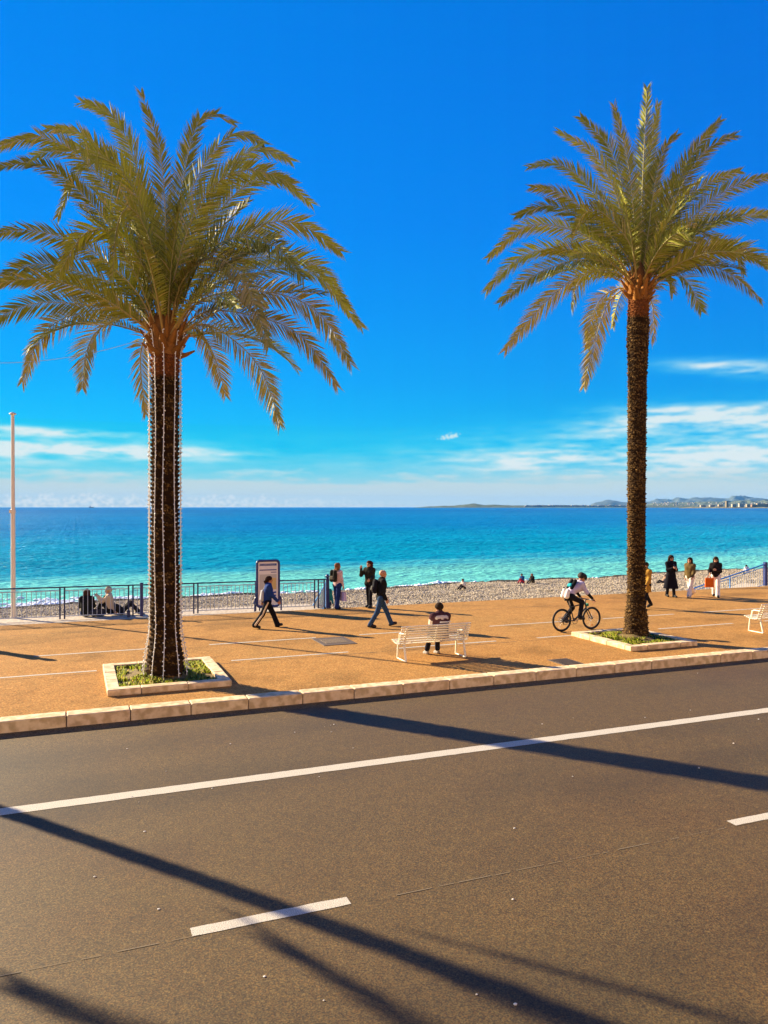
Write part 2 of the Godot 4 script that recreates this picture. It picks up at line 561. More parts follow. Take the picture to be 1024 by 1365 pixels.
func build_ground() -> void:
	var nz := FastNoiseLite.new()
	nz.seed = 2
	nz.frequency = 0.18
	nz.fractal_octaves = 4
	# road: mottled, with two darker polished bands where tyres run in each lane
	var road_tint := func(p: Vector3) -> Color:
		var k := 1.0 + 0.20 * nz.get_noise_2d(p.x * 0.35, p.z * 1.6) + 0.16 * nz.get_noise_2d(p.x * 3.0 + 50.0, p.z * 3.0)
		for w in [5.2, 8.9, 13.1]:
			k -= 0.22 * exp(-pow((p.z + w + 0.12 * nz.get_noise_2d(p.x, 3.0)) / 0.55, 2.0)) * (0.6 + nz.get_noise_2d(p.x * 0.5, w * 9.0))
		k *= 1.0 - 0.16 * smoothstep(0.12, 0.3, nz.get_noise_2d(p.x * 0.22 + 77.0, p.z * 0.9 - 20.0)) - 0.14 * smoothstep(0.25, 0.4, nz.get_noise_2d(p.x * 1.1 - 40.0, p.z * 1.1))
		var warm := nz.get_noise_2d(p.x * 0.8 + 300.0, p.z * 0.8) * 0.12
		return Color(k * (1.0 + warm), k, k * (1.0 - warm))
	var road := obj("road", flat_sheet(-60, 110, 12, -14.42, 0, 0.3, road_tint), M.road)
	struct(road, "wide brown grey asphalt road with white lane lines", "road")
	obj("edge_line", strip(-60, 110, 10.93, 0.25, 0.004, 0.006), M.paint, road)
	for k in range(-5, 12):
		var x := 0.98 + 6.52 * k
		obj("lane_dash", strip(x, x + 1.53, 7.18, 0.15, 0.004, 0.005), M.paint, road)
	var faint := MB.new()
	var fx := -20.0
	while fx < 50.0:
		var l := rng.randf_range(0.05, 0.5)
		var inside := fposmod(fx - 0.9, 6.52) < 1.7
		if not inside:
			faint.add(strip(fx, fx + l, 7.10 + rng.randf_range(-0.006, 0.006), rng.randf_range(0.006, 0.016), 0.004), Transform3D())
		fx += l + rng.randf_range(0.02, 0.15)
	obj("worn_line_trace", faint, M.faint, road)
	struct(obj("gutter", flat_sheet(-60, 110, -14.35, -14.76, 0.006, 0.5, func(p): return Color.WHITE * (0.9 + 0.3 * nz.get_noise_2d(p.x * 4.0, 1.0))), M.gutter), "narrow paler gutter strip along the foot of the kerb", "gutter")
	# kerb stones
	var kerb := Node3D.new()
	kerb.name = "kerb"
	add_child(kerb)
	struct(kerb, "long row of pale stone kerb blocks beside the road", "kerb")
	var bed := MB.new()
	bed.box(Vector3(25, 0.045, -14.90), Vector3(170, 0.18, 0.28))
	obj("bedding", bed, M.joint, kerb)
	var variants := []
	for q in 4:
		var s := MB.new()
		s.col = [Color(1, 1, 1), Color(0.93, 0.92, 0.90), Color(1.04, 1.0, 0.95), Color(0.97, 0.94, 0.92)][q]
		s.box(Vector3(0, 0.085, 0), Vector3(1.066, 0.25, 0.34), Basis(), 0.014)
		variants.append(s.mesh())
	for k in range(-40, 70):
		var o := obj("kerb_stone", variants[rng.randi() % 4], M.kerb, kerb)
		o.position = Vector3(-0.15 + 1.083 * (k + 0.5), rng.randf_range(-0.003, 0.003), -14.88 + rng.randf_range(-0.004, 0.004))
		o.rotation_degrees.y = rng.randf_range(-0.15, 0.15)
	# promenade
	var prom_tint := func(p: Vector3) -> Color:
		var k := 1.0 - 0.22 * smoothstep(0.2, 0.38, nz.get_noise_2d(p.x * 1.5 + 11.0, p.z * 1.9)) + 0.16 * nz.get_noise_2d(p.x * 0.5, p.z * 1.2) + 0.12 * nz.get_noise_2d(p.x * 4.0 + 9.0, p.z * 4.0)
		var g := nz.get_noise_2d(p.x * 0.7 + 100.0, p.z * 0.7) * 0.07
		return Color(k, k * (1.0 + g), k * (1.0 + g * 2.0))
	var prom := obj("promenade", flat_sheet(-60, 110, -15.05, -26.88, PROM, 0.3, prom_tint), M.prom)
	struct(prom, "broad orange tarmac promenade between road and beach", "promenade")
	for k in range(-4, 12):
		var xa := 3.59 + 4.34 * (k - 0.02)
		if not (k == -1):
			obj("path_dash", strip(xa, xa + 3.0, 18.64, 0.10, PROM + 0.004, 0.006), M.paint, prom)
		else:
			obj("path_dash", strip(-2.0, 0.45, 18.64, 0.10, PROM + 0.004, 0.006), M.paint, prom)
		var xb := 3.36 + 4.32 * k
		obj("path_dash", strip(xb, xb + 3.0, 21.03, 0.10, PROM + 0.004, 0.006), M.paint, prom)
	var groove := MB.new()
	for z in [18.36, 24.6]:
		var x := -30.0
		while x < 60.0:
			var l := rng.randf_range(0.4, 2.0)
			groove.add(strip(x, x + l, z + rng.randf_range(-0.01, 0.01), rng.randf_range(0.012, 0.03), PROM + 0.004, 0.004), Transform3D())
			x += l + rng.randf_range(0.0, 0.25)
	obj("tar_seam", groove, M.joint, prom)
	# the promenade body, its sea wall and the pale ledge beyond the railing
	var wall := MB.new()
	wall.box(Vector3(25, -2.96, -20.95), Vector3(170, 6.24, 11.84))
	struct(obj("sea_wall", wall, M.concrete), "concrete sea wall under the promenade", "wall")
	var ledge := MB.new()
	ledge.box(Vector3(-25.8, -2.96, -27.85), Vector3(68.4, 6.24, 1.9), Basis(), 0.02)
	struct(obj("ledge", ledge, M.concrete), "pale concrete ledge beyond the railing", "ledge")
	var back := MB.new()
	back.box(Vector3(25, -0.06, 26), Vector3(300, 0.1, 28))
	struct(obj("pavement", back, M.concrete), "pale pavement on the town side of the road", "pavement")

# ---------------------------------------------------------------- sea and beach
func shore(x: float) -> float:
	return 68.3 + 0.08 * x + 0.7 * sin(x * 0.21) + 0.35 * sin(x * 0.53 + 1.0)

func beach_y(x: float, p: float) -> float:
	var d := p - shore(x)       # negative inland
	if d < -6.0:
		return lerpf(-3.25, -3.55, smoothstep(-30.0, -6.0, d))
	if d < 0.0:
		return lerpf(-3.55, -4.22, smoothstep(-6.0, 0.0, d)) + 0.22 * exp(-pow((d + 2.2) / 1.1, 2.0))
	return -4.22 - d * 0.1

func build_sea_and_beach() -> void:
	var nz := FastNoiseLite.new()
	nz.seed = 8
	nz.frequency = 1.0
	nz.fractal_octaves = 3
	# beach sheet
	var b := MB.new()
	var rows := 110
	var cols := 520
	for i in rows:
		var p := 27.0 + 60.0 * pow(float(i) / (rows - 1), 0.8)
		for j in cols:
			var x := -70.0 + 260.0 * j / (cols - 1)
			var lump := nz.get_noise_2d(x * 0.7, p * 0.7) * 0.09 + nz.get_noise_2d(x * 0.16, p * 0.2) * 0.14
			var dry := smoothstep(-3.6, -5.0, p - shore(x) + nz.get_noise_2d(x * 0.5, p * 0.5) * 2.0)
			var k := 0.8 + 0.4 * nz.get_noise_2d(x * 1.3 + 80.0, p * 1.3)
			b.col = Color(0.13, 0.10, 0.07).lerp(Color(0.80, 0.64, 0.40), dry) * k
			b.vert(Vector3(x, beach_y(x, p) + lump, -p), Vector3.UP)
	b.sheet(rows, cols)
	struct(obj("beach", b, M.beach), "pale pebble beach sloping to the water", "beach")
	# loose pebbles lying on it, in the stretch that the promenade does not hide
	var peb := MB.new()
	peb.ball(Vector3.ZERO, Vector3(1, 0.6, 0.8), 7, 4)
	var mm := MultiMesh.new()
	mm.transform_format = MultiMesh.TRANSFORM_3D
	mm.use_colors = true
	mm.mesh = peb.mesh()
	mm.instance_count = 170000
	for k in mm.instance_count:
		var p := rng.randf_range(46.0, 76.0)
		var x := rng.randf_range(-14.0, 1.2 * p + 14.0)
		p = minf(p, shore(x) - 0.2)
		if rng.randf() < 0.12:
			p = shore(x) - absf(rng.randfn(0.0, 1.6)) - 0.2
		var s := rng.randf_range(0.03, 0.085)
		var lump := nz.get_noise_2d(x * 0.7, p * 0.7) * 0.09 + nz.get_noise_2d(x * 0.16, p * 0.2) * 0.14
		mm.set_instance_transform(k, Transform3D(Basis.from_euler(Vector3(rng.randf_range(-0.3, 0.3), rng.randf() * TAU, rng.randf_range(-0.3, 0.3))).scaled(Vector3.ONE * s), Vector3(x, beach_y(x, p) + lump + s * 0.15, -p)))
		var wet := p - shore(x) > -4.2 + rng.randfn(0.0, 0.5)
		var t := rng.randf_range(0.50, 1.20) * (0.20 if wet else 1.0)
		mm.set_instance_color(k, Color(0.56 * t, 0.455 * t, 0.30 * t))
	var pm := MultiMeshInstance3D.new()
	pm.name = "pebbles"
	pm.multimesh = mm
	pm.material_override = M.pebble
	add_child(pm)
	tag(pm, "rounded pale and grey pebbles covering the beach", "pebbles", "", "stuff")
	# sea: rows grow with distance; small wind waves near the shore, all one sheet
	var s := MB.new()
	var ps := []
	var p0 := 60.0
	while p0 < 700.0:
		ps.append(p0)
		p0 *= 1.0058
	while p0 < 34000.0:
		ps.append(p0)
		p0 *= 1.05
	cols = 440
	var deep := Color(0.001, 0.112, 0.30)
	var azure := Color(0.001, 0.172, 0.37)
	var bright := Color(0.002, 0.285, 0.395)
	var milky := Color(0.150, 0.560, 0.440)
	for p in ps:
		var fine := clampf(130.0 / p, 0.0, 1.0)
		for j in cols:
			var f := float(j) / (cols - 1)
			var x := lerpf(-0.5 * p - 30.0, 1.7 * p + 40.0, f)
			var d: float = p - shore(x)
			var y := 0.0
			if p < 2500.0:
				y = nz.get_noise_2d(x * 0.10, p * 0.30) * 0.30 * clampf(d * 0.012 + 0.08, 0.0, 1.0)
				y += nz.get_noise_2d(x * 0.35 + 30.0, p * 0.9) * 0.06 * fine
				# swell lines rolling in to the shore
				y += 0.10 * sin((d + 3.0 * nz.get_noise_2d(x * 0.03, p * 0.02)) * 0.55) * clampf(1.0 - d / 60.0, 0.0, 1.0) * clampf(d * 0.2, 0.0, 1.0)
				y *= clampf((2500.0 - p) / 1500.0, 0.0, 1.0)
			# suspended sand and shallow bottom: bands with ragged outlines
			var q := d * (1.0 + 0.30 * nz.get_noise_2d(x * 0.012, p * 0.03) + 0.25 * nz.get_noise_2d(x * 0.05 + 9.0, p * 0.16))
			var c := milky.lerp(bright, smoothstep(14.0, 40.0, q))
			c = c.lerp(azure, smoothstep(50.0, 260.0, q))
			c = c.lerp(deep, smoothstep(300.0, 1600.0, q))
			var k := 1.0 + 0.22 * nz.get_noise_2d(x * 0.02 + 40.0, p * 0.09) + 0.16 * nz.get_noise_2d(x * 0.004, p * 0.012 + 7.0)
			s.col = c * k
			s.vert(Vector3(x, SEA + y, -p), Vector3.UP)
	s.sheet(ps.size(), cols)
	struct(obj("sea", s, M.sea), "turquoise to deep blue sea reaching the horizon", "sea")
	# surf: ragged lumps of white foam where small waves break on the pebbles
	var fo := MB.new()
	for i in 520:
		for j in 60:
			var x := -16.0 + i * 0.26
			var dd := 0.5 + j * 0.26
			var p := shore(x) + dd
			var reach := 3.0 + 6.0 * smoothstep(14.0, -8.0, x) + 2.2 * nz.get_noise_2d(x * 0.06, 4.0)
			var thr := -0.24 + dd / reach * 0.62
			if x > 20.0:
				thr += (x - 20.0) * 0.010
			var val := nz.get_noise_2d(x * 0.22, p * 0.6) * 0.9 + nz.get_noise_2d(x * 1.3, p * 1.6 + 60.0) * 0.35
			if val < thr:
				continue
			var hgt := minf(val - thr, 0.5)
			fo.ball(Vector3(x + rng.randf_range(-0.1, 0.1), SEA + 0.06 + hgt * 0.20, -p + rng.randf_range(-0.1, 0.1)), Vector3(0.24, 0.05 + hgt * 0.28, 0.20) * rng.randf_range(0.7, 1.2), 5, 3)
	tag(obj("surf_foam", fo, M.foam), "white surf foam breaking along the pebble shore", "foam", "", "stuff")

# ---------------------------------------------------------------- far coast
func ridge(called: String, label: String, line: Array, t: float, depth: float, c: Color, sd: int) -> MeshInstance3D:
	# line: [u, v] outline of the crest in the photograph; t: distance of the shore
	var nz := FastNoiseLite.new()
	nz.seed = sd
	nz.frequency = 1.0
	nz.fractal_octaves = 4
	var b := MB.new()
	var rows := 14
	var cols := 240
	var u0: float = line[0][0]
	var u1: float = line[line.size() - 1][0]
	for i in rows:
		var r := float(i) / (rows - 1)
		var tt := t + depth * r
		for j in cols:
			var u := lerpf(u0, u1, float(j) / (cols - 1))
			var v := 0.0
			for k in line.size() - 1:
				if u <= line[k + 1][0]:
					v = lerpf(line[k][1], line[k + 1][1], smoothstep(0.0, 1.0, (u - line[k][0]) / (line[k + 1][0] - line[k][0])))
					break
			var hgt := (676.0 - v) / FOCAL * (t + depth * 0.6) + 6.0
			var prof := sin(PI * clampf(r * 0.83 + 0.0, 0, 1)) if r > 0.0 else 0.0
			var pos := px(u, 676.0, tt)
			var wob := 1.0 + 0.35 * nz.get_noise_2d(u * 0.05, r * 3.0) * (1.0 if r < 0.55 else 0.4)
			pos.y = SEA - 2.0 + hgt * pow(prof, 0.8) * wob
			var k := 1.0 + 0.6 * nz.get_noise_2d(u * 0.12, r * 6.0 + 20.0)
			b.col = Color(c.r * k, c.g * k, c.b * k)
			b.vert(pos, Vector3.UP)
	b.sheet(rows, cols)
	var o := obj(called, b, M.hill)
	struct(o, label, "hills")
	return o

func build_coast() -> void:
	ridge("hills", "low wooded cape on the horizon", [[552, 676], [575, 674.6], [605, 673.6], [632, 671.0], [650, 672.8], [690, 673.4], [740, 672.9], [790, 673.2], [850, 673.5], [930, 674]], 11000, 1800, Color(0.10, 0.12, 0.07), 3)
	ridge("mountains", "blue mountains behind the far shore", [[780, 675], [797, 669], [812, 665.8], [830, 669.5], [850, 669.5], [880, 666], [915, 664.2], [940, 662.6], [965, 664], [990, 662], [1020, 664.5], [1060, 661], [1120, 660], [1220, 658], [1400, 660]], 24000, 4000, Color(0.10, 0.12, 0.10), 4)
	ridge("far_hills", "hazy hills dotted with houses behind the far town", [[845, 675.5], [870, 671], [905, 669.5], [950, 668.5], [990, 667], [1040, 667], [1120, 665], [1240, 666]], 13000, 3000, Color(0.12, 0.14, 0.08), 5)
	var flat := ridge("far_shore", "low far shore in front of the hills", [[905, 676], [925, 674.9], [960, 674.4], [1010, 674.3], [1080, 674], [1200, 674]], 6000, 700, Color(0.22, 0.20, 0.12), 6)
	flat.name = "far_shore"
	# town: pale houses on the slopes, too small to tell apart
	var town := MB.new()
	for k in 700:
		var u := rng.randf_range(700, 1060)
		var near := rng.randf() < 0.5
		var t := 12000.0 if u < 860 else rng.randf_range(13050, 13900)
		var v := rng.randf_range(673.6, 675.4) if (near or u < 870) else rng.randf_range(669.5, 674.5)
		if u < 860:
			t = 10900.0
		town.col = Color(0.75, 0.66, 0.56) * rng.randf_range(0.6, 1.1)
		var p := px(u, v, t)
		town.box(p, Vector3(rng.randf_range(14, 40), rng.randf_range(8, 18), 14), Basis(Vector3.UP, rng.randf() * 0.6))
	var tn := obj("hillside_town", town, M.wall)
	tag(tn, "tiny pale houses scattered along the hazy far coast", "town", "", "stuff")
	# the larger blocks on the far shore, each with its own windows bands too small to see
	var blocks := [[969, 668.2, 9, Color(0.42, 0.36, 0.26)], [978, 672.2, 16, Color(0.78, 0.70, 0.55)], [988, 671.4, 20, Color(0.85, 0.80, 0.70)], [997, 672.4, 14, Color(0.70, 0.60, 0.45)], [1005, 672.8, 22, Color(0.62, 0.42, 0.26)], [1014, 671.4, 34, Color(0.80, 0.66, 0.46)], [1023, 672.0, 30, Color(0.74, 0.55, 0.38)], [960, 672.8, 16, Color(0.70, 0.62, 0.48)], [949, 673.2, 20, Color(0.80, 0.75, 0.66)], [937, 673.6, 22, Color(0.72, 0.66, 0.55)]]
	var labels := ["dark slim tower block rising above the far shore", "narrow cream block right beside the slim tower on the far shore", "white apartment block on the far shore", "small tan block on the far shore between white and brown ones", "low brown block on the far shore", "broad sandy apartment block on the far shore", "broad terracotta block ending the far shore buildings", "low sandy block just before the slim tower on the far shore", "low white sheds on the far shore", "pale low hall at the tip of the far shore"]
	for k in blocks.size():
		var d: Array = blocks[k]
		var t := 6150.0 + 14.0 * k
		var top := px(d[0], d[1], t)
		var hgt := top.y - SEA
		var r := thing("far_building", labels[k], "building", Vector3(top.x, SEA, top.z), -YAW, "buildings on the far shore")
		var w := MB.new()
		w.col = d[3] * 0.6
		w.box(Vector3(0, hgt * 0.5, 0), Vector3(d[2] * 1.9, hgt, 24))
		obj("wall", w, M.wall, r)
		var rf := MB.new()
		rf.col = Color(0.36, 0.2, 0.12) if k in [4, 6] else d[3] * 0.8
		rf.box(Vector3(0, hgt + 1.0, 0), Vector3(d[2] * 1.9 + 1.5, 2.0, 26))
		obj("roof", rf, M.wall, r)
	# a ship on the horizon
	var sp := px(122, 676, 9000)
	var ship := thing("cargo_ship", "tiny dark ship far out on the horizon", "ship", Vector3(sp.x, SEA - 1.0, sp.z), -YAW)
	var hull := MB.new()
	hull.col = Color(0.05, 0.07, 0.1)
	hull.prism([Vector3(-24, 0, 0), Vector3(22, 0, 0), Vector3(30, 9, 0), Vector3(-26, 9, 0)], Vector3(0, 0, -5), Vector3(0, 0, 5))
	obj("hull", hull, M.plain, ship)
	var sup := MB.new()
	sup.col = Color(0.3, 0.32, 0.35)
	sup.box(Vector3(-15, 15, 0), Vector3(10, 13, 8))
	sup.box(Vector3(-15, 24, 0), Vector3(3, 8, 3))
	obj("superstructure", sup, M.plain, ship)

# ---------------------------------------------------------------- the sunlit town front across the road, behind the viewer
func build_town() -> void:
	rng.seed = 17
	var fronts := [[-44.0, 26.0, 17.0, Color(0.80, 0.62, 0.40), "tall cream seafront house with tiled roof across the road"], [-14.0, 30.0, 15.0, Color(0.82, 0.70, 0.52), "broad ivory seafront hotel across the road"], [18.0, 30.0, 18.0, Color(0.80, 0.58, 0.36), "ochre seafront house between ivory and white fronts"], [49.0, 28.0, 16.0, Color(0.84, 0.76, 0.64), "white seafront apartment house across the road"]]
	var pane := MB.new()
	pane.col = Color(0.05, 0.07, 0.09)
	pane.box(Vector3(0, 0, 0), Vector3(1.1, 2.0, 0.06))
	var pane_mesh := pane.mesh()
	var sill := MB.new()
	sill.col = Color(0.75, 0.70, 0.62)
	sill.box(Vector3(0, -1.1, -0.08), Vector3(1.5, 0.16, 0.3), Basis(), 0.02)
	var sill_mesh := sill.mesh()
	for f in fronts:
		var w: float = f[1]
		var h: float = f[2]
		var r := thing("seafront_house", f[4], "house", Vector3(f[0], -0.02, 15.0))
		var b := MB.new()
		b.col = f[3]
		b.box(Vector3(0, h / 2, 6), Vector3(w, h, 12))
		obj("wall", b, M.wall, r)
		var c := MB.new()
		c.col = Color(0.8, 0.74, 0.64)
		c.box(Vector3(0, h + 0.25, 5.9), Vector3(w + 0.8, 0.5, 12.9), Basis(), 0.05)
		obj("cornice", c, M.wall, r)
		var rf := MB.new()
		rf.col = Color(0.40, 0.17, 0.08)
		rf.prism([Vector3(-w / 2, h + 0.5, 0), Vector3(-w / 2, h + 0.5, 12), Vector3(-w / 2, h + 3.2, 6)], Vector3.ZERO, Vector3(w, 0, 0))
		obj("roof", rf, M.wall, r)
		var floors := int(h / 3.4)
		for i in floors:
			for k in 8:
				var o := obj("window", pane_mesh, M.plain, r)
				o.position = Vector3(-w / 2 + w * (k + 0.5) / 8.0, 1.9 + i * 3.4, -0.02)
				obj("sill", sill_mesh, M.wall, o)

# ---------------------------------------------------------------- palms
func hash01(a: int, b: int, c: int) -> float:
	return float(hash(Vector3i(a, b, c)) % 10007) / 10007.0

func trunk_mesh(hgt: float, prof: Array, around: int, row_h: float, amp: float, sd: int, lean: Vector3, tan_share: float) -> MB:
	# old leaf bases: a spiral lattice of scars, each with a lip that stands proud of the one above
	var b := MB.new()
	var cols := 84
	var rows := int(hgt / 0.02) + 1
	var nz := FastNoiseLite.new()
	nz.seed = sd
	nz.frequency = 1.0
	for i in rows:
		var y := hgt * i / (rows - 1)
		var r := 0.0
		for k in prof.size() - 1:
			if y <= prof[k + 1][0]:
				r = lerpf(prof[k][1], prof[k + 1][1], smoothstep(0.0, 1.0, (y - prof[k][0]) / (prof[k + 1][0] - prof[k][0])))
				break
		for j in cols:
			var w := TAU * j / cols
			var yy := y + 0.03 * nz.get_noise_2d(cos(w) * 3.0, sin(w) * 3.0 + y * 4.0)
			var row := int(floorf(yy / row_h))
			var fy := yy / row_h - row
			var a := float(j) / cols * around + 0.5 * (row % 2) + row * 0.13
			var cell := int(floorf(a)) % around
			var fa := a - floorf(a)
			var across := 1.0 - pow(absf(fa * 2.0 - 1.0), 2.5)
			var own := hash01(cell, row, sd)
			var lip := across * pow(fy, 1.5) * (0.4 + 0.8 * own)
			var rr := r + amp * (lip - 0.4) + 0.012 * nz.get_noise_3d(cos(w) * 9.0, sin(w) * 9.0, y * 22.0)
			var fib := smoothstep(-0.05, 0.45, nz.get_noise_3d(cos(w) * 9.0, sin(w) * 9.0, y * 24.0)) * (0.5 + hash01(j, i, sd + 1))
			var c := Color(0.020, 0.012, 0.007).lerp(Color(0.48, 0.28, 0.09), clampf((own - 1.0 + tan_share) * 2.4, 0.0, 1.0) * fib)
			c = c.lerp(Color(0.10, 0.055, 0.022), 0.25)
			if y > hgt - 0.62:      # fresh reddish fibre under the crown
				c = c.lerp(Color(0.30, 0.10, 0.03) * (0.6 + 0.8 * fib), smoothstep(hgt - 0.62, hgt - 0.45, y + 0.1 * own))
			b.col = c
			b.vert(lean * pow(y / hgt, 3.0) + Vector3(cos(w) * rr, y, sin(w) * rr), Vector3.UP)
	var s := b.v.size() - rows * cols
	for i in rows - 1:
		for j in cols:
			var j2 := (j + 1) % cols
			var p := s + i * cols + j
			var q := s + i * cols + j2
			var out := Vector3(b.v[p].x, 0, b.v[p].z)
			b.tri_i(p, q, q + cols, out)
			b.tri_i(p, q + cols, p + cols, out)
	for i in rows:
		for j in cols:
			var du := b.v[s + i * cols + (j + 1) % cols] - b.v[s + i * cols + (j + cols - 1) % cols]
			var dv := b.v[s + mini(i + 1, rows - 1) * cols + j] - b.v[s + maxi(i - 1, 0) * cols + j]
			b.n[s + i * cols + j] = dv.cross(du).normalized()
			if b.n[s + i * cols + j].dot(Vector3(cos(TAU * j / cols), 0, sin(TAU * j / cols))) < 0.0:
				b.n[s + i * cols + j] *= -1.0
	return b

func smooth_path(ctrl: Array, count: int) -> Array:
	var cv := Curve3D.new()
	var m := ctrl.size()
	for i in m:
		var tan: Vector3 = (ctrl[mini(i + 1, m - 1)] - ctrl[maxi(i - 1, 0)]) * 0.5
		var lp: float = ctrl[i].distance_to(ctrl[maxi(i - 1, 0)])
		var ln: float = ctrl[i].distance_to(ctrl[mini(i + 1, m - 1)])
		var d := tan.normalized()
		cv.add_point(ctrl[i], -d * lp * 0.33, d * ln * 0.33)
	var out := []
	var total := cv.get_baked_length()
	for i in count:
		out.append(cv.sample_baked(total * i / (count - 1), true))
	return out

func frond_mesh(pts: Array, leaf_len: float, tone: Color, old: float, open_face := false) -> MB:
	# pts: the midrib from the heart of the crown to the tip
	var b := MB.new()
	var m := pts.size()
	var total := 0.0
	for i in m - 1:
		total += pts[i].distance_to(pts[i + 1])
	var radii := []
	for i in m:
		radii.append(lerpf(0.036, 0.005, pow(float(i) / (m - 1), 0.7)))
	# midrib: tan at the base, straw green further out
	b.col = Color(0.42, 0.30, 0.10)
	var s0 := b.v.size()
	b.tube(pts, radii, 5, false, 0.7)
	for i in range(s0, b.v.size()):
		var f := float((i - s0) / 5) / (m - 1)
		b.c[i] = Color(0.46, 0.27, 0.075).lerp(Color(0.34, 0.30, 0.12), smoothstep(0.0, 0.35, f))
	var tip: Vector3 = pts[m - 1] - pts[0]
	var radial := Vector3(tip.x, 0, tip.z)
	if radial.length() < 0.4:
		radial = Vector3(pts[m / 2].x - pts[0].x, 0, pts[m / 2].z - pts[0].z) + Vector3(0.01, 0, 0)
	radial = radial.normalized()
	# the blade lies flat near the trunk and rolls over towards its tip, as date palm leaves do
	var roll := (1.0 if rng.randf() < 0.5 else -1.0) * rng.randf_range(0.35, 0.75)
	var at_mid: Vector3 = (pts[m / 2 + 1] - pts[m / 2]).normalized()
	var flat := radial.cross(Vector3.UP)
	flat = (flat - at_mid * flat.dot(at_mid)).normalized()
	if radial.length() > 0.0 and open_face:
		var best := -1.0
		for r in [-1.15, -0.6, 0.6, 1.15]:
			var facing := absf((Basis(at_mid, r + signf(r) * 0.25) * at_mid.cross(flat)).dot(fwd))
			if facing > best:
				best = facing
				roll = r * rng.randf_range(0.8, 1.05)
	var more := signf(roll) * rng.randf_range(0.2, 0.8)
	var vee := rng.randf_range(16.0, 34.0)
	var per := int(total / 0.042)
	for k in per:
		var f := lerpf(0.14, 0.995, float(k) / (per - 1))
		var at := f * (m - 1)
		var i := mini(int(at), m - 2)
		var p: Vector3 = pts[i].lerp(pts[i + 1], at - i)
		var t: Vector3 = (pts[i + 1] - pts[i]).normalized()
		var side := radial.cross(Vector3.UP)
		side = (side - t * side.dot(t)).normalized()
		var up := side.cross(t).normalized()
		if up.dot(Vector3.UP) < 0.0 and absf(t.y) < 0.95:
			up = -up
		var rot := Basis(t, roll + more * f)
		side = rot * side
		up = rot * up
		for sg in [-1.0, 1.0]:
			if rng.randf() < 0.03:
				continue
			var ll := leaf_len * (0.35 + 0.65 * smoothstep(0.12, 0.34, f)) * lerpf(1.0, 0.45, smoothstep(0.6, 1.0, f)) * rng.randf_range(0.90, 1.08)
			var alpha := deg_to_rad(lerpf(60.0, 28.0, f) + rng.randf_range(-4.0, 4.0))
			var beta := deg_to_rad(vee * lerpf(1.0, 0.6, f) + rng.randf_range(-7.0, 7.0) + (rng.randf_range(-30.0, 40.0) if rng.randf() < 0.2 else 0.0))
			var d: Vector3 = (t * cos(alpha) + (side * sg * cos(beta) + up * sin(beta)) * sin(alpha)).normalized()
			var wdir := d.cross(up.rotated(t, rng.randf_range(-0.6, 0.6))).normalized()
			var wd := rng.randf_range(0.013, 0.018)
			var mid := p + d * ll * 0.42
			var end := p + d * ll + Vector3(0, -1, 0) * ll * rng.randf_range(0.03, 0.14)
			var kk := rng.randf_range(0.8, 1.2)
			var c := Color(tone.r * kk, tone.g * kk, tone.b * kk)
			if rng.randf() < 0.06 + old * 0.5:
				c = c.lerp(Color(0.46, 0.34, 0.13), rng.randf_range(0.3, 0.8))
			b.col = c
			var nn := d.cross(wdir).normalized()
			var q := b.v.size()
			b.vert(p + wdir * wd * 0.5, nn)
			b.vert(p - wdir * wd * 0.5, nn)
			b.vert(mid + wdir * wd, nn)
			b.vert(mid - wdir * wd, nn)
			b.vert(end, nn)
			b.tri_i(q, q + 1, q + 2, nn)
			b.tri_i(q + 1, q + 3, q + 2, nn)
			b.tri_i(q + 2, q + 3, q + 4, nn)
	return b

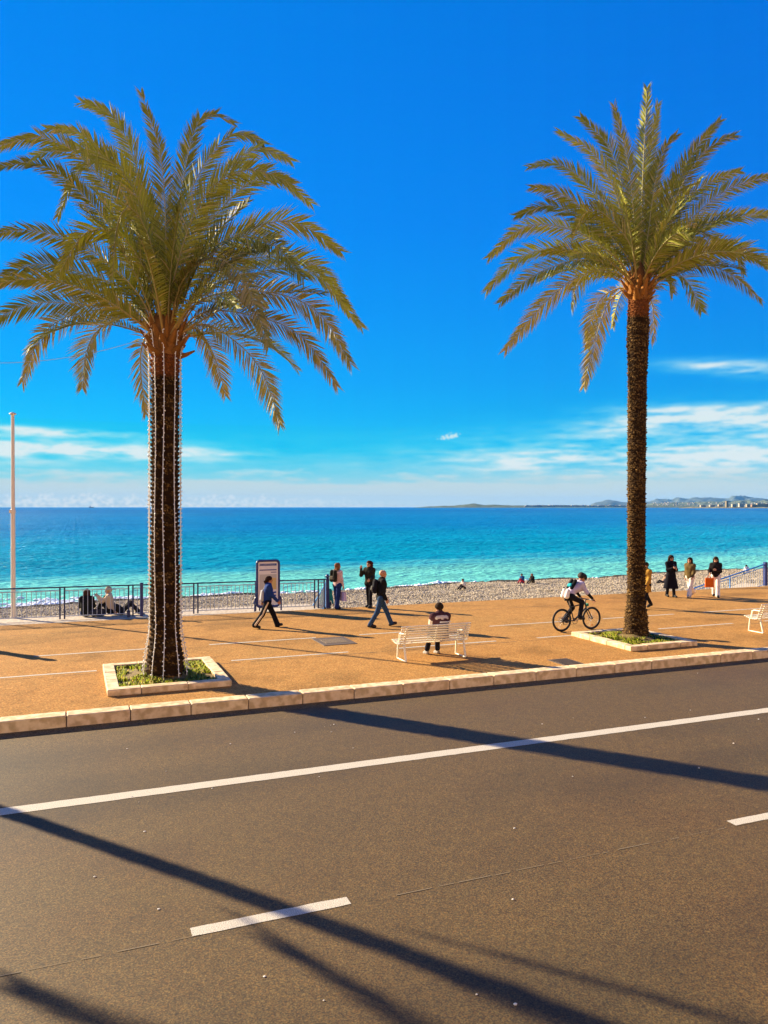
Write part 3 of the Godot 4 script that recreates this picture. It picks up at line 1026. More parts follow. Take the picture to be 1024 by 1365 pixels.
func palm(label: String, at: Vector3, hgt: float, prof: Array, scar: Array, lean: Vector3, t: float, outlined: Array, fill: int, fill_len: float, sd: int) -> Node3D:
	rng.seed = sd
	var r := thing("palm_tree", label, "palm tree", at, 0.0, "palms in a row along the promenade")
	obj("trunk", trunk_mesh(hgt, prof, scar[0], scar[1], scar[2], sd, lean, scar[3]), M.bark, r)
	var top := lean + Vector3(0, hgt, 0)
	var rt: float = prof[prof.size() - 1][1]
	# heart of the crown: dark fibre that the leaf stalks grow out of
	var heart := MB.new()
	heart.col = Color(0.40, 0.17, 0.045)
	heart.lathe([Vector2(rt * 0.95, -0.12), Vector2(rt * 1.12, 0.12), Vector2(rt * 1.1, 0.4), Vector2(rt * 0.8, 0.75), Vector2(0.06, 1.0)], 18, top)
	obj("crown_heart", heart, M.bark, r)
	for k in 26:
		var w := k * 2.39996
		var lvl := float(k) / 26.0
		var st := MB.new()
		var out := Vector3(cos(w), 0, sin(w))
		var el := deg_to_rad(lerpf(28.0, 78.0, lvl) + rng.randf_range(-8, 8))
		var d := out * cos(el) + Vector3.UP * sin(el)
		var p := top + out * rt * 0.86 + Vector3(0, lerpf(-0.12, 0.42, lvl), 0)
		var L := rng.randf_range(0.26, 0.48)
		st.col = Color(0.44, 0.185, 0.045) * rng.randf_range(0.7, 1.2)
		st.tube([p, p + d * L * 0.5, p + d * L + Vector3(0, 0.03, 0)], [0.12, 0.085, 0.035], 6, true, 0.55)
		obj("leaf_stub", st, M.bark, r)
	# fronds whose outline the photograph shows
	for f in outlined:
		var ctrl := [top + Vector3(0, 0.25, 0)]
		var n: int = f.size() - 1
		var dz: float = f[0]
		for k in range(1, f.size()):
			var share := pow(float(k) / n, 1.15)
			ctrl.append(px(f[k][0], f[k][1], t + dz * share) - at)
		var outv: Vector3 = (ctrl[1] - ctrl[0]).normalized()
		ctrl[0] += Vector3(outv.x, 0, outv.z) * rt * 0.8
		var old := 0.7 if f[n][1] > f[1][1] + 60 and f[n][1] > 430 else 0.12
		obj("frond", frond_mesh(smooth_path(ctrl, 15), rng.randf_range(0.50, 0.62), Color(0.272, 0.275, 0.034).lerp(Color(0.44, 0.33, 0.13), 0.35 if old > 0.5 else 0.0) * rng.randf_range(0.68, 1.25), old, true), M.leaf, r)
	# the rest of the crown, all round
	for k in fill:
		var w := k * 2.39996 + 0.6
		var lvl := (k + 0.5) / fill
		var el := deg_to_rad(lerpf(84.0, 20.0, pow(lvl, 1.1)) + rng.randf_range(-6, 6))
		var L := fill_len * rng.randf_range(0.82, 1.08) * lerpf(0.9, 1.0, lvl)
		var droop := lerpf(0.75, 1.1, lvl) + rng.randf_range(-0.2, 0.25)
		var out := Vector3(cos(w), 0, sin(w))
		var p := top + Vector3(0, 0.25, 0) + out * rt * 0.7
		var pts := [p]
		for q in 14:
			var e := el - droop * pow((q + 1) / 14.0, 1.5)
			p += (out * cos(e) + Vector3.UP * sin(e)) * L / 14.0
			pts.append(p)
		obj("frond", frond_mesh(pts, rng.randf_range(0.46, 0.58), Color(0.272, 0.275, 0.034) * rng.randf_range(0.65, 1.25), 0.1 + 0.3 * lvl * lvl), M.leaf, r)
	return r

func zl(a: Array) -> Array:
	# points read in an enlargement of the left crown (x 2.048, from 0,100)
	var o := [a[0]]
	for k in range(1, a.size()):
		o.append([a[k][0] / 2.048, 100.0 + a[k][1] / 2.048])
	return o

func zr(a: Array) -> Array:
	var o := [a[0]]
	for k in range(1, a.size()):
		o.append([630.0 + a[k][0] / 2.6, 100.0 + a[k][1] / 2.6])
	return o

func planter(label: String, x0: float, x1: float, z0: float, z1: float, sd: int) -> void:
	rng.seed = sd
	var r := thing("tree_planter", label, "planter", Vector3((x0 + x1) / 2, PROM, (z0 + z1) / 2), 0, "stone planters round the palms")
	var w := x1 - x0
	var d := z0 - z1
	var bw := 0.24
	for side in 4:
		var along_x := side < 2
		var sgn := -1.0 if side % 2 == 0 else 1.0
		var L := w if along_x else d - 2.0 * bw
		var cuts := [0.0, rng.randf_range(0.22, 0.34), rng.randf_range(0.62, 0.74), 1.0]
		for k in 3:
			var a: float = cuts[k] * L - L / 2 + 0.004
			var e: float = cuts[k + 1] * L - L / 2 - 0.004
			var s := MB.new()
			s.col = Color.WHITE * rng.randf_range(0.92, 1.05)
			var hh := 0.13 + rng.randf_range(-0.006, 0.006)
			if along_x:
				s.box(Vector3((a + e) / 2, hh / 2, sgn * (d - bw) / 2), Vector3(e - a, hh, bw), Basis(), 0.012)
			else:
				s.box(Vector3(sgn * (w - bw) / 2, hh / 2, (a + e) / 2), Vector3(bw, hh, e - a), Basis(), 0.012)
			obj("border_stone", s, M.kerb, r)
	var nz := FastNoiseLite.new()
	nz.seed = sd
	nz.frequency = 0.9
	var so := MB.new()
	for i in 21:
		for j in 21:
			var p := Vector3((j / 20.0 - 0.5) * (w - 2 * bw + 0.1), 0, (i / 20.0 - 0.5) * (d - 2 * bw + 0.1))
			p.y = 0.05 + 0.14 * exp(-p.length_squared() / 0.3) + 0.03 * nz.get_noise_2d(p.x * 3, p.z * 3)
			so.col = Color.WHITE * (0.9 + 0.4 * nz.get_noise_2d(p.x * 5, p.z * 5 + 9))
			so.vert(p, Vector3.UP)
	so.sheet(21, 21)
	obj("soil", so, M.soil, r)
	var g := MB.new()
	for k in 9500:
		var p := Vector3(rng.randf_range(-0.5, 0.5) * (w - 2 * bw), 0, rng.randf_range(-0.5, 0.5) * (d - 2 * bw))
		var edge := maxf(absf(p.x) / (w / 2 - bw), absf(p.z) / (d / 2 - bw))
		if p.length() < 0.42 or nz.get_noise_2d(p.x * 1.6, p.z * 1.6) + edge * 0.5 - 0.22 < rng.randf_range(-0.1, 0.22):
			continue
		p.y = 0.045 + 0.14 * exp(-p.length_squared() / 0.3)
		var L := rng.randf_range(0.03, 0.10)
		var ang := rng.randf() * TAU
		var lean := Vector3(cos(ang), 0, sin(ang)) * L * rng.randf_range(0.2, 0.9)
		var sd2 := Vector3(-sin(ang), 0, cos(ang)) * rng.randf_range(0.006, 0.016)
		var q := rng.randf_range(0.6, 1.35)
		g.col = Color(0.27 * q, 0.31 * q, 0.012 * q) if rng.randf() < 0.8 else Color(0.44 * q, 0.33 * q, 0.07)
		var nn := (Vector3.UP + lean).normalized()
		var i0 := g.v.size()
		g.vert(p - sd2, nn)
		g.vert(p + sd2, nn)
		g.vert(p + lean * 0.5 + Vector3(0, L * 0.7, 0) + sd2 * 0.7, nn)
		g.vert(p + lean * 0.5 + Vector3(0, L * 0.7, 0) - sd2 * 0.7, nn)
		g.vert(p + lean + Vector3(0, L * 0.8, 0), nn)
		g.tri_i(i0, i0 + 1, i0 + 2, nn)
		g.tri_i(i0, i0 + 2, i0 + 3, nn)
		g.tri_i(i0 + 3, i0 + 2, i0 + 4, nn)
	var go := obj("grass", g, M.grass, r)
	go.set_meta("kind", "stuff")

func build_palms() -> void:
	planter("stone edged planter with grass round the palm wrapped in light strings", 0.58, 3.02, -15.98, -18.76, 41)
	planter("stone edged grassy planter round the taller slender palm", 13.28, 15.50, -15.98, -18.56, 42)
	var left := [
		[0.8, [440, 520], [375, 250], [310, 115], [225, 78]], [-0.6, [455, 480], [440, 220], [388, 52]], [0.9, [470, 500], [510, 250], [560, 110], [640, 135]],
		[-0.8, [400, 530], [280, 290], [140, 175], [2, 195]], [0.5, [410, 500], [320, 290], [230, 165], [130, 150]], [1.0, [390, 560], [250, 350], [110, 245], [-30, 262]],
		[-1.2, [380, 600], [250, 480], [90, 425], [-60, 440]], [0.8, [370, 610], [240, 545], [90, 520], [-50, 600]], [-0.6, [360, 650], [250, 630], [90, 625], [-60, 690]],
		[0.9, [370, 650], [220, 650], [120, 705], [62, 838]], [-0.9, [370, 660], [290, 680], [240, 745], [226, 855]], [1.5, [420, 690], [385, 760], [398, 925]],
		[-0.7, [500, 520], [580, 330], [690, 205], [795, 235]], [1.0, [500, 540], [620, 350], [740, 280], [850, 352]], [-0.8, [510, 560], [640, 445], [790, 400], [930, 482]],
		[0.6, [540, 600], [680, 545], [850, 540], [988, 690]], [-1.0, [540, 620], [700, 590], [860, 640], [960, 790]], [0.8, [550, 650], [680, 655], [820, 710], [920, 850]],
		[-0.7, [540, 680], [620, 710], [710, 800], [766, 955]], [1.2, [530, 690], [560, 720], [590, 780], [616, 875]], [-2.4, [500, 560], [590, 500], [670, 570], [735, 740]],
		[-2.6, [430, 520], [370, 370], [325, 400], [308, 558]], [-1.8, [480, 540], [560, 330], [680, 260], [800, 300]], [1.4, [450, 520], [340, 260], [235, 240], [160, 390]],
		[-2.2, [410, 560], [330, 440], [240, 430], [165, 540]], [-2.6, [500, 560], [620, 450], [740, 460], [830, 560]], [1.6, [520, 560], [700, 500], [860, 520], [950, 640]],
		[-0.4, [470, 500], [530, 300], [640, 160], [720, 190]], [0.3, [430, 500], [340, 270], [220, 200], [95, 225]],
	]
	var ol := []
	for f in left:
		ol.append(zl(f))
	var at := Vector3(1.81, PROM + 0.06, -17.25)
	palm("thick trunked palm wrapped in light strings, standing in a stone planter", at, 7.05, [[0.0, 0.44], [0.35, 0.39], [1.0, 0.315], [4.0, 0.295], [7.06, 0.30]], [11, 0.095, 0.085, 0.62], Vector3(0.02, 0, 0), 16.7, ol, 19, 3.7, 101)
	var right := [
		[-0.4, [580, 600], [590, 300], [602, 48]], [0.8, [585, 600], [605, 350], [640, 105]], [-0.8, [565, 620], [540, 330], [488, 108]], [0.6, [555, 600], [480, 270], [372, 150]],
		[-0.9, [550, 600], [440, 300], [298, 198]], [0.9, [545, 620], [400, 390], [290, 310], [192, 322]], [-1.0, [540, 640], [400, 480], [300, 410], [203, 392]], [0.7, [530, 650], [400, 520], [270, 455], [150, 490]],
		[-0.6, [520, 660], [370, 550], [190, 525], [55, 635]], [0.8, [510, 680], [360, 610], [180, 625], [47, 750]], [-0.9, [520, 680], [390, 640], [220, 690], [95, 790]], [0.6, [510, 700], [390, 690], [260, 780], [112, 955]],
		[-1.4, [500, 690], [410, 680], [360, 730], [342, 812]], [0.5, [520, 745], [470, 790], [430, 900], [385, 1080]], [1.0, [510, 740], [450, 770], [410, 850], [398, 945]], [1.8, [590, 745], [622, 800], [628, 920]],
		[-0.9, [640, 720], [700, 690], [750, 730], [792, 820]], [1.1, [630, 730], [670, 690], [692, 755]], [0.6, [650, 700], [760, 655], [890, 690], [1000, 785]], [-0.8, [660, 690], [780, 625], [920, 600], [1060, 675]],
		[0.9, [650, 660], [750, 540], [880, 500], [1080, 480]], [-0.7, [640, 650], [740, 520], [880, 400], [1060, 345]], [0.8, [630, 640], [720, 450], [830, 370], [925, 335]], [-0.6, [620, 620], [730, 370], [820, 250], [905, 212]],
		[0.7, [610, 610], [690, 400], [770, 260], [855, 160]], [-0.8, [600, 600], [630, 380], [665, 250], [702, 212]], [1.3, [610, 600], [660, 420], [700, 370], [735, 405]], [-2.4, [550, 600], [450, 480], [390, 480], [345, 560]],
		[1.2, [640, 640], [740, 540], [830, 560], [900, 640]], [1.2, [650, 690], [800, 600], [900, 600], [935, 690]],
	]
	var orr := []
	for f in right:
		orr.append(zr(f))
	palm("tall slender palm with bare ringed trunk beside the cyclist", Vector3(14.62, PROM + 0.06, -17.38), 9.55, [[0.0, 0.40], [0.35, 0.32], [1.2, 0.25], [7.0, 0.255], [8.6, 0.30], [9.2, 0.285], [9.56, 0.27]], [7, 0.062, 0.06, 0.95], Vector3(0.05, 0, 0.0), 21.6, orr, 17, 3.5, 202)
	# the next palm of the row, left of the view: its trunk and drooping fronds shade the road
	var pa := Vector3(-5.8, PROM, -17.3)
	var n := palm("slim palm of the row next to the one with light strings", pa, 8.6, [[0.0, 0.28], [0.4, 0.19], [1.2, 0.12], [8.61, 0.12]], [8, 0.09, 0.05, 0.5], Vector3(-0.8, 0, 0.15), 20.0, [], 26, 3.0, 303)
	for f in [[Vector3(-0.1, 8.9, 0.4), Vector3(-0.3, 8.3, 1.5), Vector3(-0.45, 6.6, 1.7), Vector3(-0.2, 5.0, 0.5)], [Vector3(-0.5, 8.9, -0.2), Vector3(-1.7, 8.0, -0.3), Vector3(-2.4, 6.4, 0.2), Vector3(-2.5, 5.2, 0.4)], [Vector3(-0.2, 8.9, 0.35), Vector3(-0.5, 8.4, 1.35), Vector3(-0.65, 6.8, 1.5), Vector3(-0.4, 5.2, 0.55)], [Vector3(0.15, 8.9, 0.1), Vector3(0.40, 8.4, 0.12), Vector3(0.32, 7.0, 0.05), Vector3(0.15, 5.8, 0.0)], [Vector3(-0.3, 8.9, -0.1), Vector3(-0.8, 8.2, 0.1), Vector3(-0.6, 6.9, 0.2), Vector3(-0.35, 6.0, 0.15)]]:
		var ctrl := [Vector3(-0.8, 8.75, 0.15)]
		ctrl.append_array(f)
		obj("frond", frond_mesh(smooth_path(ctrl, 15), 0.55, Color(0.32, 0.28, 0.06), 0.5), M.leaf, n)
	# strings of lights tied up and down the thick trunk
	rng.seed = 77
	var ls := thing("string_lights", "white fairy light strings running down the thick palm trunk", "string lights", at)
	for k in 11:
		var w := TAU * k / 11.0 + rng.randf_range(-0.12, 0.12)
		var pts := []
		var steps := 40
		for i in steps + 1:
			var y := lerpf(7.42, 0.02, float(i) / steps)
			var rad := 0.345 if y > 1.2 else lerpf(0.50, 0.345, smoothstep(0.0, 1.2, y))
			if y > 6.9:
				rad += (y - 6.9) * 0.16
			var ww := w + 0.05 * sin(y * 1.3 + k)
			pts.append(Vector3(cos(ww) * rad, y, sin(ww) * rad))
		var b := MB.new()
		b.tube(pts, [0.008], 4)
		var strand := obj("strand", b, M.wire, ls)
		var bl := MB.new()
		for i in 78:
			var f := i / 78.0 * steps
			var q := int(f)
			var p: Vector3 = pts[q].lerp(pts[q + 1], f - q)
			var out := Vector3(p.x, 0, p.z).normalized().rotated(Vector3.UP, rng.randf_range(-1.2, 1.2))
			bl.ball(p + out * 0.022, Vector3(0.018, 0.016, 0.018), 5, 3)
		var bo := obj("bulbs", bl, M.bulb, strand)
		bo.set_meta("kind", "stuff")
	# slack cable from that trunk to the next palm
	var c0 := at + Vector3(-0.3, 7.35, -0.1)
	var c1 := pa + Vector3(0.2, 7.4, 0)
	var cp := []
	for i in 25:
		var f := i / 24.0
		cp.append(c0.lerp(c1, f) + Vector3(0, -0.8 * 4.0 * f * (1.0 - f), 0))
	var cb := MB.new()
	cb.tube(cp, [0.006], 5)
	tag(obj("light_cable", cb, M.pale_steel), "thin slack cable leaving the light wrapped trunk through the air", "cable")

# ---------------------------------------------------------------- street furniture
func bench(label: String, at: Vector3, length: float) -> void:
	# local +z is the front of the seat
	var r := thing("slatted_bench", label, "bench", at, 180.0, "white slatted benches facing the sea")
	var half := length / 2
	for x in [-half + 0.13, half - 0.13]:
		var f := MB.new()
		f.tube([Vector3(x, 0.02, -0.27), Vector3(x, 0.02, 0.25)], [0.017], 6)
		f.tube([Vector3(x, 0.02, -0.27), Vector3(x, 0.40, -0.17), Vector3(x, 0.50, -0.20), Vector3(x, 0.86, -0.34)], [0.024, 0.026, 0.024, 0.02], 6)
		f.tube([Vector3(x, 0.02, 0.25), Vector3(x, 0.41, 0.20)], [0.022, 0.024], 6)
		f.tube([Vector3(x, 0.40, -0.17), Vector3(x, 0.375, 0.0), Vector3(x, 0.40, 0.20), Vector3(x, 0.445, 0.30)], [0.024], 6)
		obj("side_frame", f, M.white_paint, r)
		var a := MB.new()
		a.tube([Vector3(x, 0.66, -0.25), Vector3(x, 0.655, 0.05), Vector3(x, 0.63, 0.12), Vector3(x, 0.42, 0.17)], [0.02], 6)
		obj("armrest", a, M.white_paint, r)
	var mid := MB.new()
	mid.tube([Vector3(0, 0.445, 0.28), Vector3(0, 0.40, 0.18), Vector3(0, 0.375, 0.0), Vector3(0, 0.42, -0.18), Vector3(0, 0.52, -0.235), Vector3(0, 0.86, -0.365)], [0.014], 6)
	obj("middle_support", mid, M.white_paint, r)
	for k in 7:
		var f := k / 6.0
		var s := MB.new()
		s.box(Vector3(0, lerpf(0.475, 0.855, f), lerpf(-0.168, -0.318, f)), Vector3(length, 0.042, 0.022), Basis(Vector3.RIGHT, -0.37), 0.005)
		obj("back_slat", s, M.white_paint, r)
	for k in 7:
		var f := k / 6.0
		var z := lerpf(-0.13, 0.29, f)
		var y := 0.412 + 1.6 * pow(z - 0.0, 2.0) * (0.4 if z > 0 else 0.6)
		var s := MB.new()
		s.box(Vector3(0, y, z), Vector3(length, 0.022, 0.052), Basis(), 0.005)
		obj("seat_slat", s, M.white_paint, r)

func build_furniture() -> void:
	rng.seed = 55
	bench("white slatted bench with a person sitting on it", Vector3(8.14, PROM, -17.12), 1.86)
	bench("empty white slatted bench beyond the slender palm's planter", Vector3(19.55, PROM, -17.05), 1.86)
	# railing along the edge: posts, top rail, panels of thin bars
	var A := Vector3(-9.0, PROM, -28.18)
	var B := Vector3(8.62, PROM, -27.10)
	var L := A.distance_to(B)
	var yaw := rad_to_deg(atan2(-(B.z - A.z), B.x - A.x))
	var r := thing("railing", "long dark blue railing of thin upright bars along the promenade edge", "railing", A, yaw)
	var rail := MB.new()
	rail.box(Vector3(L / 2, 1.06, 0), Vector3(L, 0.045, 0.05), Basis(), 0.01)
	obj("top_rail", rail, M.dark_steel, r)
	var barm := MB.new()
	barm.rod(Vector3(0, 0.10, 0), Vector3(0, 0.95, 0), 0.011, 6)
	var bar_mesh := barm.mesh()
	var postm := MB.new()
	postm.box(Vector3(0, 0.52, 0), Vector3(0.05, 1.04, 0.05), Basis(), 0.006)
	var post_mesh := postm.mesh()
	var x := 0.05
	while x < L - 0.3:
		var w := minf(2.02, L - x - 0.1)
		for e in [0.0, w]:
			var p := obj("post", post_mesh, M.dark_steel, r)
			p.position.x = x + e
		for yy in [0.10, 0.95]:
			var h := MB.new()
			h.box(Vector3(x + w / 2, yy, 0), Vector3(w, 0.028, 0.03), Basis(), 0.005)
			obj("panel_rail", h, M.pale_steel, r)
		var n := int(round(w / 0.145))
		for k in range(1, n):
			var o := obj("bar", bar_mesh, M.pale_steel, r)
			o.position.x = x + w * k / n
		x += w + 0.14
	# stout blue post in the railing
	var bp := thing("blue_post", "stout square dark blue post standing in the railing", "post", Vector3(2.1, PROM, -27.36))
	var pm := MB.new()
	pm.box(Vector3(0, 0.56, 0), Vector3(0.10, 1.12, 0.10), Basis(), 0.012)
	obj("shaft", pm, M.blue_paint, bp)
	var pc := MB.new()
	pc.box(Vector3(0, 1.13, 0), Vector3(0.125, 0.035, 0.125), Basis(), 0.01)
	obj("cap", pc, M.blue_paint, bp)
	for xx in [1.72, 7.0]:
		pass
	var foot := thing("rail_lock_box", "small dark box at the foot of the railing near the stout post", "box", Vector3(1.68, PROM, -27.40))
	var fb := MB.new()
	fb.box(Vector3(0, 0.10, 0), Vector3(0.11, 0.20, 0.10), Basis(), 0.015)
	obj("casing", fb, M.dark_steel, foot)
	var fl := MB.new()
	fl.box(Vector3(0, 0.205, 0), Vector3(0.13, 0.012, 0.12), Basis(), 0.003)
	obj("lid", fl, M.dark_steel, foot)
	stair_rail()
	ramp_rail()
	info_board()
	flag_pole()
	# covers in the tarmac
	var mh := thing("manhole_cover", "square stone framed manhole cover let into the orange promenade", "manhole cover", Vector3(6.66, PROM, -20.28))
	var fr := MB.new()
	fr.box(Vector3(0, 0.003, 0), Vector3(0.95, 0.02, 1.2), Basis(), 0.004)
	obj("surround", fr, M.iron, mh)
	var lid := MB.new()
	lid.box(Vector3(0, 0.012, 0), Vector3(0.66, 0.012, 0.66), Basis(), 0.004)
	obj("lid", lid, M.cover, mh)
	var dr := thing("drain_cover", "dark metal drain cover beside the kerb stones", "drain cover", Vector3(10.93, PROM, -15.5))
	var df := MB.new()
	df.box(Vector3(0, 0.002, 0), Vector3(0.56, 0.014, 0.70), Basis(), 0.003)
	obj("frame", df, M.iron, dr)
	for k in 6:
		var gb := MB.new()
		gb.box(Vector3(0, 0.013, -0.27 + k * 0.108), Vector3(0.48, 0.010, 0.06), Basis(), 0.002)
		obj("grate_bar", gb, M.iron, dr)

func stair_rail() -> void:
	var r := thing("stair_gate_rail", "bright blue sloping stair railing with mesh panel at the railing's end", "railing", Vector3(8.64, PROM, -27.08))
	var post := MB.new()
	post.box(Vector3(0, 0.55, 0), Vector3(0.11, 1.10, 0.11), Basis(), 0.012)
	obj("post", post, M.blue_paint, r)
	var fin := MB.new()
	fin.ball(Vector3(0, 1.17, 0), Vector3(0.075, 0.08, 0.075), 10, 6)
	fin.rod(Vector3(-0.12, 1.15, 0), Vector3(0.10, 1.17, 0), 0.018, 6)
	obj("finial", fin, M.blue_paint, r)
	var slope := Vector3(0, -0.62, -1.0)
	var a := Vector3(-0.02, 0.92, -0.1)
	var up := MB.new()
	up.tube([a, a + slope * 3.4], [0.035], 8)
	obj("handrail", up, M.sky_blue, r)
	var lo := MB.new()
	lo.tube([a + Vector3(0, -0.80, 0), a + Vector3(0, -0.80, 0) + slope * 3.4], [0.028], 8)
	obj("lower_rail", lo, M.sky_blue, r)
	var st := MB.new()
	st.rod(a + Vector3(0, -0.9, -0.02), a + Vector3(0, 0.02, -0.02), 0.03, 8)
	obj("end_upright", st, M.sky_blue, r)
	for k in range(1, 26):
		var b := MB.new()
		var p := a + slope * (k * 0.125)
		b.rod(p, p + Vector3(0, -0.8, 0), 0.010, 5)
		obj("bar", b, M.pale_steel, r)
	var steps := thing("beach_stairs", "concrete stairs going down from the railing's end to the beach", "stairs", Vector3(9.6, 0, -26.9))
	for k in 20:
		var s := MB.new()
		s.box(Vector3(0, PROM - 0.17 * (k + 1) - 0.4, -0.14 - 0.28 * k), Vector3(1.9, 0.8, 0.29), Basis(), 0.008)
		obj("step", s, M.concrete, steps)

func ramp_rail() -> void:
	var r := thing("ramp_railing", "blue railing sloping down to the beach beside the strolling women", "railing", Vector3(30.35, PROM, -27.05))
	var post := MB.new()
	post.box(Vector3(0, 0.56, 0), Vector3(0.16, 1.12, 0.16), Basis(), 0.015)
	obj("end_post", post, M.blue_paint, r)
	var slope := Vector3(-1.0, -0.225, 0)
	var a := Vector3(-0.08, 1.0, -0.02)
	var hr := MB.new()
	hr.tube([a, a + slope * 9.0], [0.035], 8)
	obj("handrail", hr, M.sky_blue, r)
	var l2 := MB.new()
	l2.tube([a + Vector3(0, -0.12, 0), a + Vector3(0, -0.12, 0) + slope * 9.0], [0.016], 6)
	obj("panel_rail", l2, M.sky_blue, r)
	var l3 := MB.new()
	l3.tube([a + Vector3(0, -0.95, 0), a + Vector3(0, -0.95, 0) + slope * 9.0], [0.016], 6)
	obj("panel_rail", l3, M.sky_blue, r)
	for k in range(1, 64):
		var b := MB.new()
		var p := a + slope * (k * 0.14)
		var main := k % 15 == 0
		b.rod(p + Vector3(0, 0.0 if main else -0.12, 0), p + Vector3(0, -0.95, 0), 0.03 if main else 0.012, 6)
		obj("upright" if main else "bar", b, M.sky_blue if main else M.pale_steel, r)
	var rp := MB.new()
	rp.col = Color.WHITE
	rp.prism([Vector3(30.5, PROM - 0.02, 0), Vector3(14.5, -3.5, 0), Vector3(14.5, -5.0, 0), Vector3(30.5, -5.0, 0)], Vector3(0, 0, -26.95), Vector3(0, 0, -28.6))
	struct(obj("ramp", rp, M.concrete), "concrete ramp down to the beach below the sloping railing", "ramp")

func rounded_rect(w: float, y0: float, y1: float, rad: float) -> Array:
	var pts := []
	for q in [[w / 2 - rad, y1 - rad, 0.0], [-w / 2 + rad, y1 - rad, 90.0], [-w / 2 + rad, y0 + rad, 180.0], [w / 2 - rad, y0 + rad, 270.0]]:
		for k in 5:
			var a := deg_to_rad(q[2] + 22.5 * k)
			pts.append(Vector3(q[0] + cos(a) * rad, q[1] + sin(a) * rad, 0))
	return pts

func info_board() -> void:
	var r := thing("information_board", "tall information board in a rounded dark blue frame before the railing", "information board", Vector3(6.42, PROM, -27.12), 0)
	var o := rounded_rect(0.80, 0.16, 1.80, 0.10)
	var fr := MB.new()
	var loop := o.duplicate()
	loop.append(o[0])
	loop.append(o[1])
	fr.tube(loop, [0.043], 8, false)
	obj("frame", fr, M.blue_paint, r)
	var pn := MB.new()
	pn.col = Color(0.72, 0.68, 0.66)
	pn.prism(rounded_rect(0.72, 0.22, 1.76, 0.07), Vector3(0, 0, -0.012), Vector3(0, 0, 0.012))
	obj("panel", pn, M.plain, r)
	for s in [-1.0, 1.0]:
		var lg := MB.new()
		lg.tube([Vector3(s * 0.40, 0.52, 0), Vector3(s * 0.46, 0.47, 0), Vector3(s * 0.48, 0.38, 0), Vector3(s * 0.48, 0.0, 0)], [0.03], 8)
		obj("leg", lg, M.blue_paint, r)
	# the print: title bar, ruled line, a map and blue boxes
	for d in [["title_bar", Vector3(0, 1.66, 0), Vector3(0.62, 0.075, 0), Color(0.02, 0.06, 0.22)], ["rule", Vector3(0, 1.47, 0), Vector3(0.62, 0.035, 0), Color(0.02, 0.04, 0.22)], ["text_block", Vector3(0.20, 1.385, 0), Vector3(0.20, 0.025, 0), Color(0.04, 0.05, 0.2)], ["map", Vector3(0.0, 1.04, 0), Vector3(0.62, 0.55, 0), Color(0.50, 0.48, 0.44)], ["map_land", Vector3(0.14, 0.98, 0.001), Vector3(0.30, 0.40, 0), Color(0.60, 0.44, 0.18)], ["blue_box", Vector3(0.18, 0.66, 0), Vector3(0.22, 0.06, 0), Color(0.02, 0.06, 0.30)], ["blue_box", Vector3(0.18, 0.55, 0), Vector3(0.22, 0.05, 0), Color(0.02, 0.07, 0.36)], ["text_block", Vector3(-0.16, 0.58, 0), Vector3(0.24, 0.16, 0), Color(0.46, 0.42, 0.42)]]:
		var b := MB.new()
		b.col = d[3]
		b.box(d[1] + Vector3(0, 0, 0.0145), d[2] + Vector3(0, 0, 0.003))
		obj(d[0], b, M.plain, r)
	for k in 14:
		var b := MB.new()
		b.col = Color(0.40, 0.38, 0.45)
		b.box(Vector3(-0.30 + k * 0.042, 1.66, 0.0175), Vector3(0.022, rng.randf_range(0.02, 0.036), 0.002))
		obj("title_letter", b, M.plain, r)

func flag_pole() -> void:
	var base := px(17.5, 676, 25.9)
	base.y = PROM
	var r := thing("flagpole", "tall bare cream flagpole behind the railing", "flagpole", base)
	var lo := MB.new()
	lo.lathe([Vector2(0.085, 0.0), Vector2(0.085, 0.05), Vector2(0.075, 0.06), Vector2(0.068, 3.58)], 14)
	obj("lower_shaft", lo, M.pole, r)
	var up := MB.new()
	up.lathe([Vector2(0.062, 3.55), Vector2(0.052, 6.84)], 14)
	obj("upper_shaft", up, M.pole, r)
	var col := MB.new()
	col.lathe([Vector2(0.066, 3.50), Vector2(0.085, 3.53), Vector2(0.085, 3.62), Vector2(0.06, 3.66)], 14)
	col.box(Vector3(-0.09, 3.58, 0.03), Vector3(0.06, 0.11, 0.04), Basis(), 0.01)
	obj("collar", col, M.pole, r)
	var cp := MB.new()
	cp.lathe([Vector2(0.02, 6.82), Vector2(0.11, 6.84), Vector2(0.115, 6.87), Vector2(0.05, 6.91), Vector2(0.002, 6.92)], 14)
	obj("cap", cp, M.pole, r)

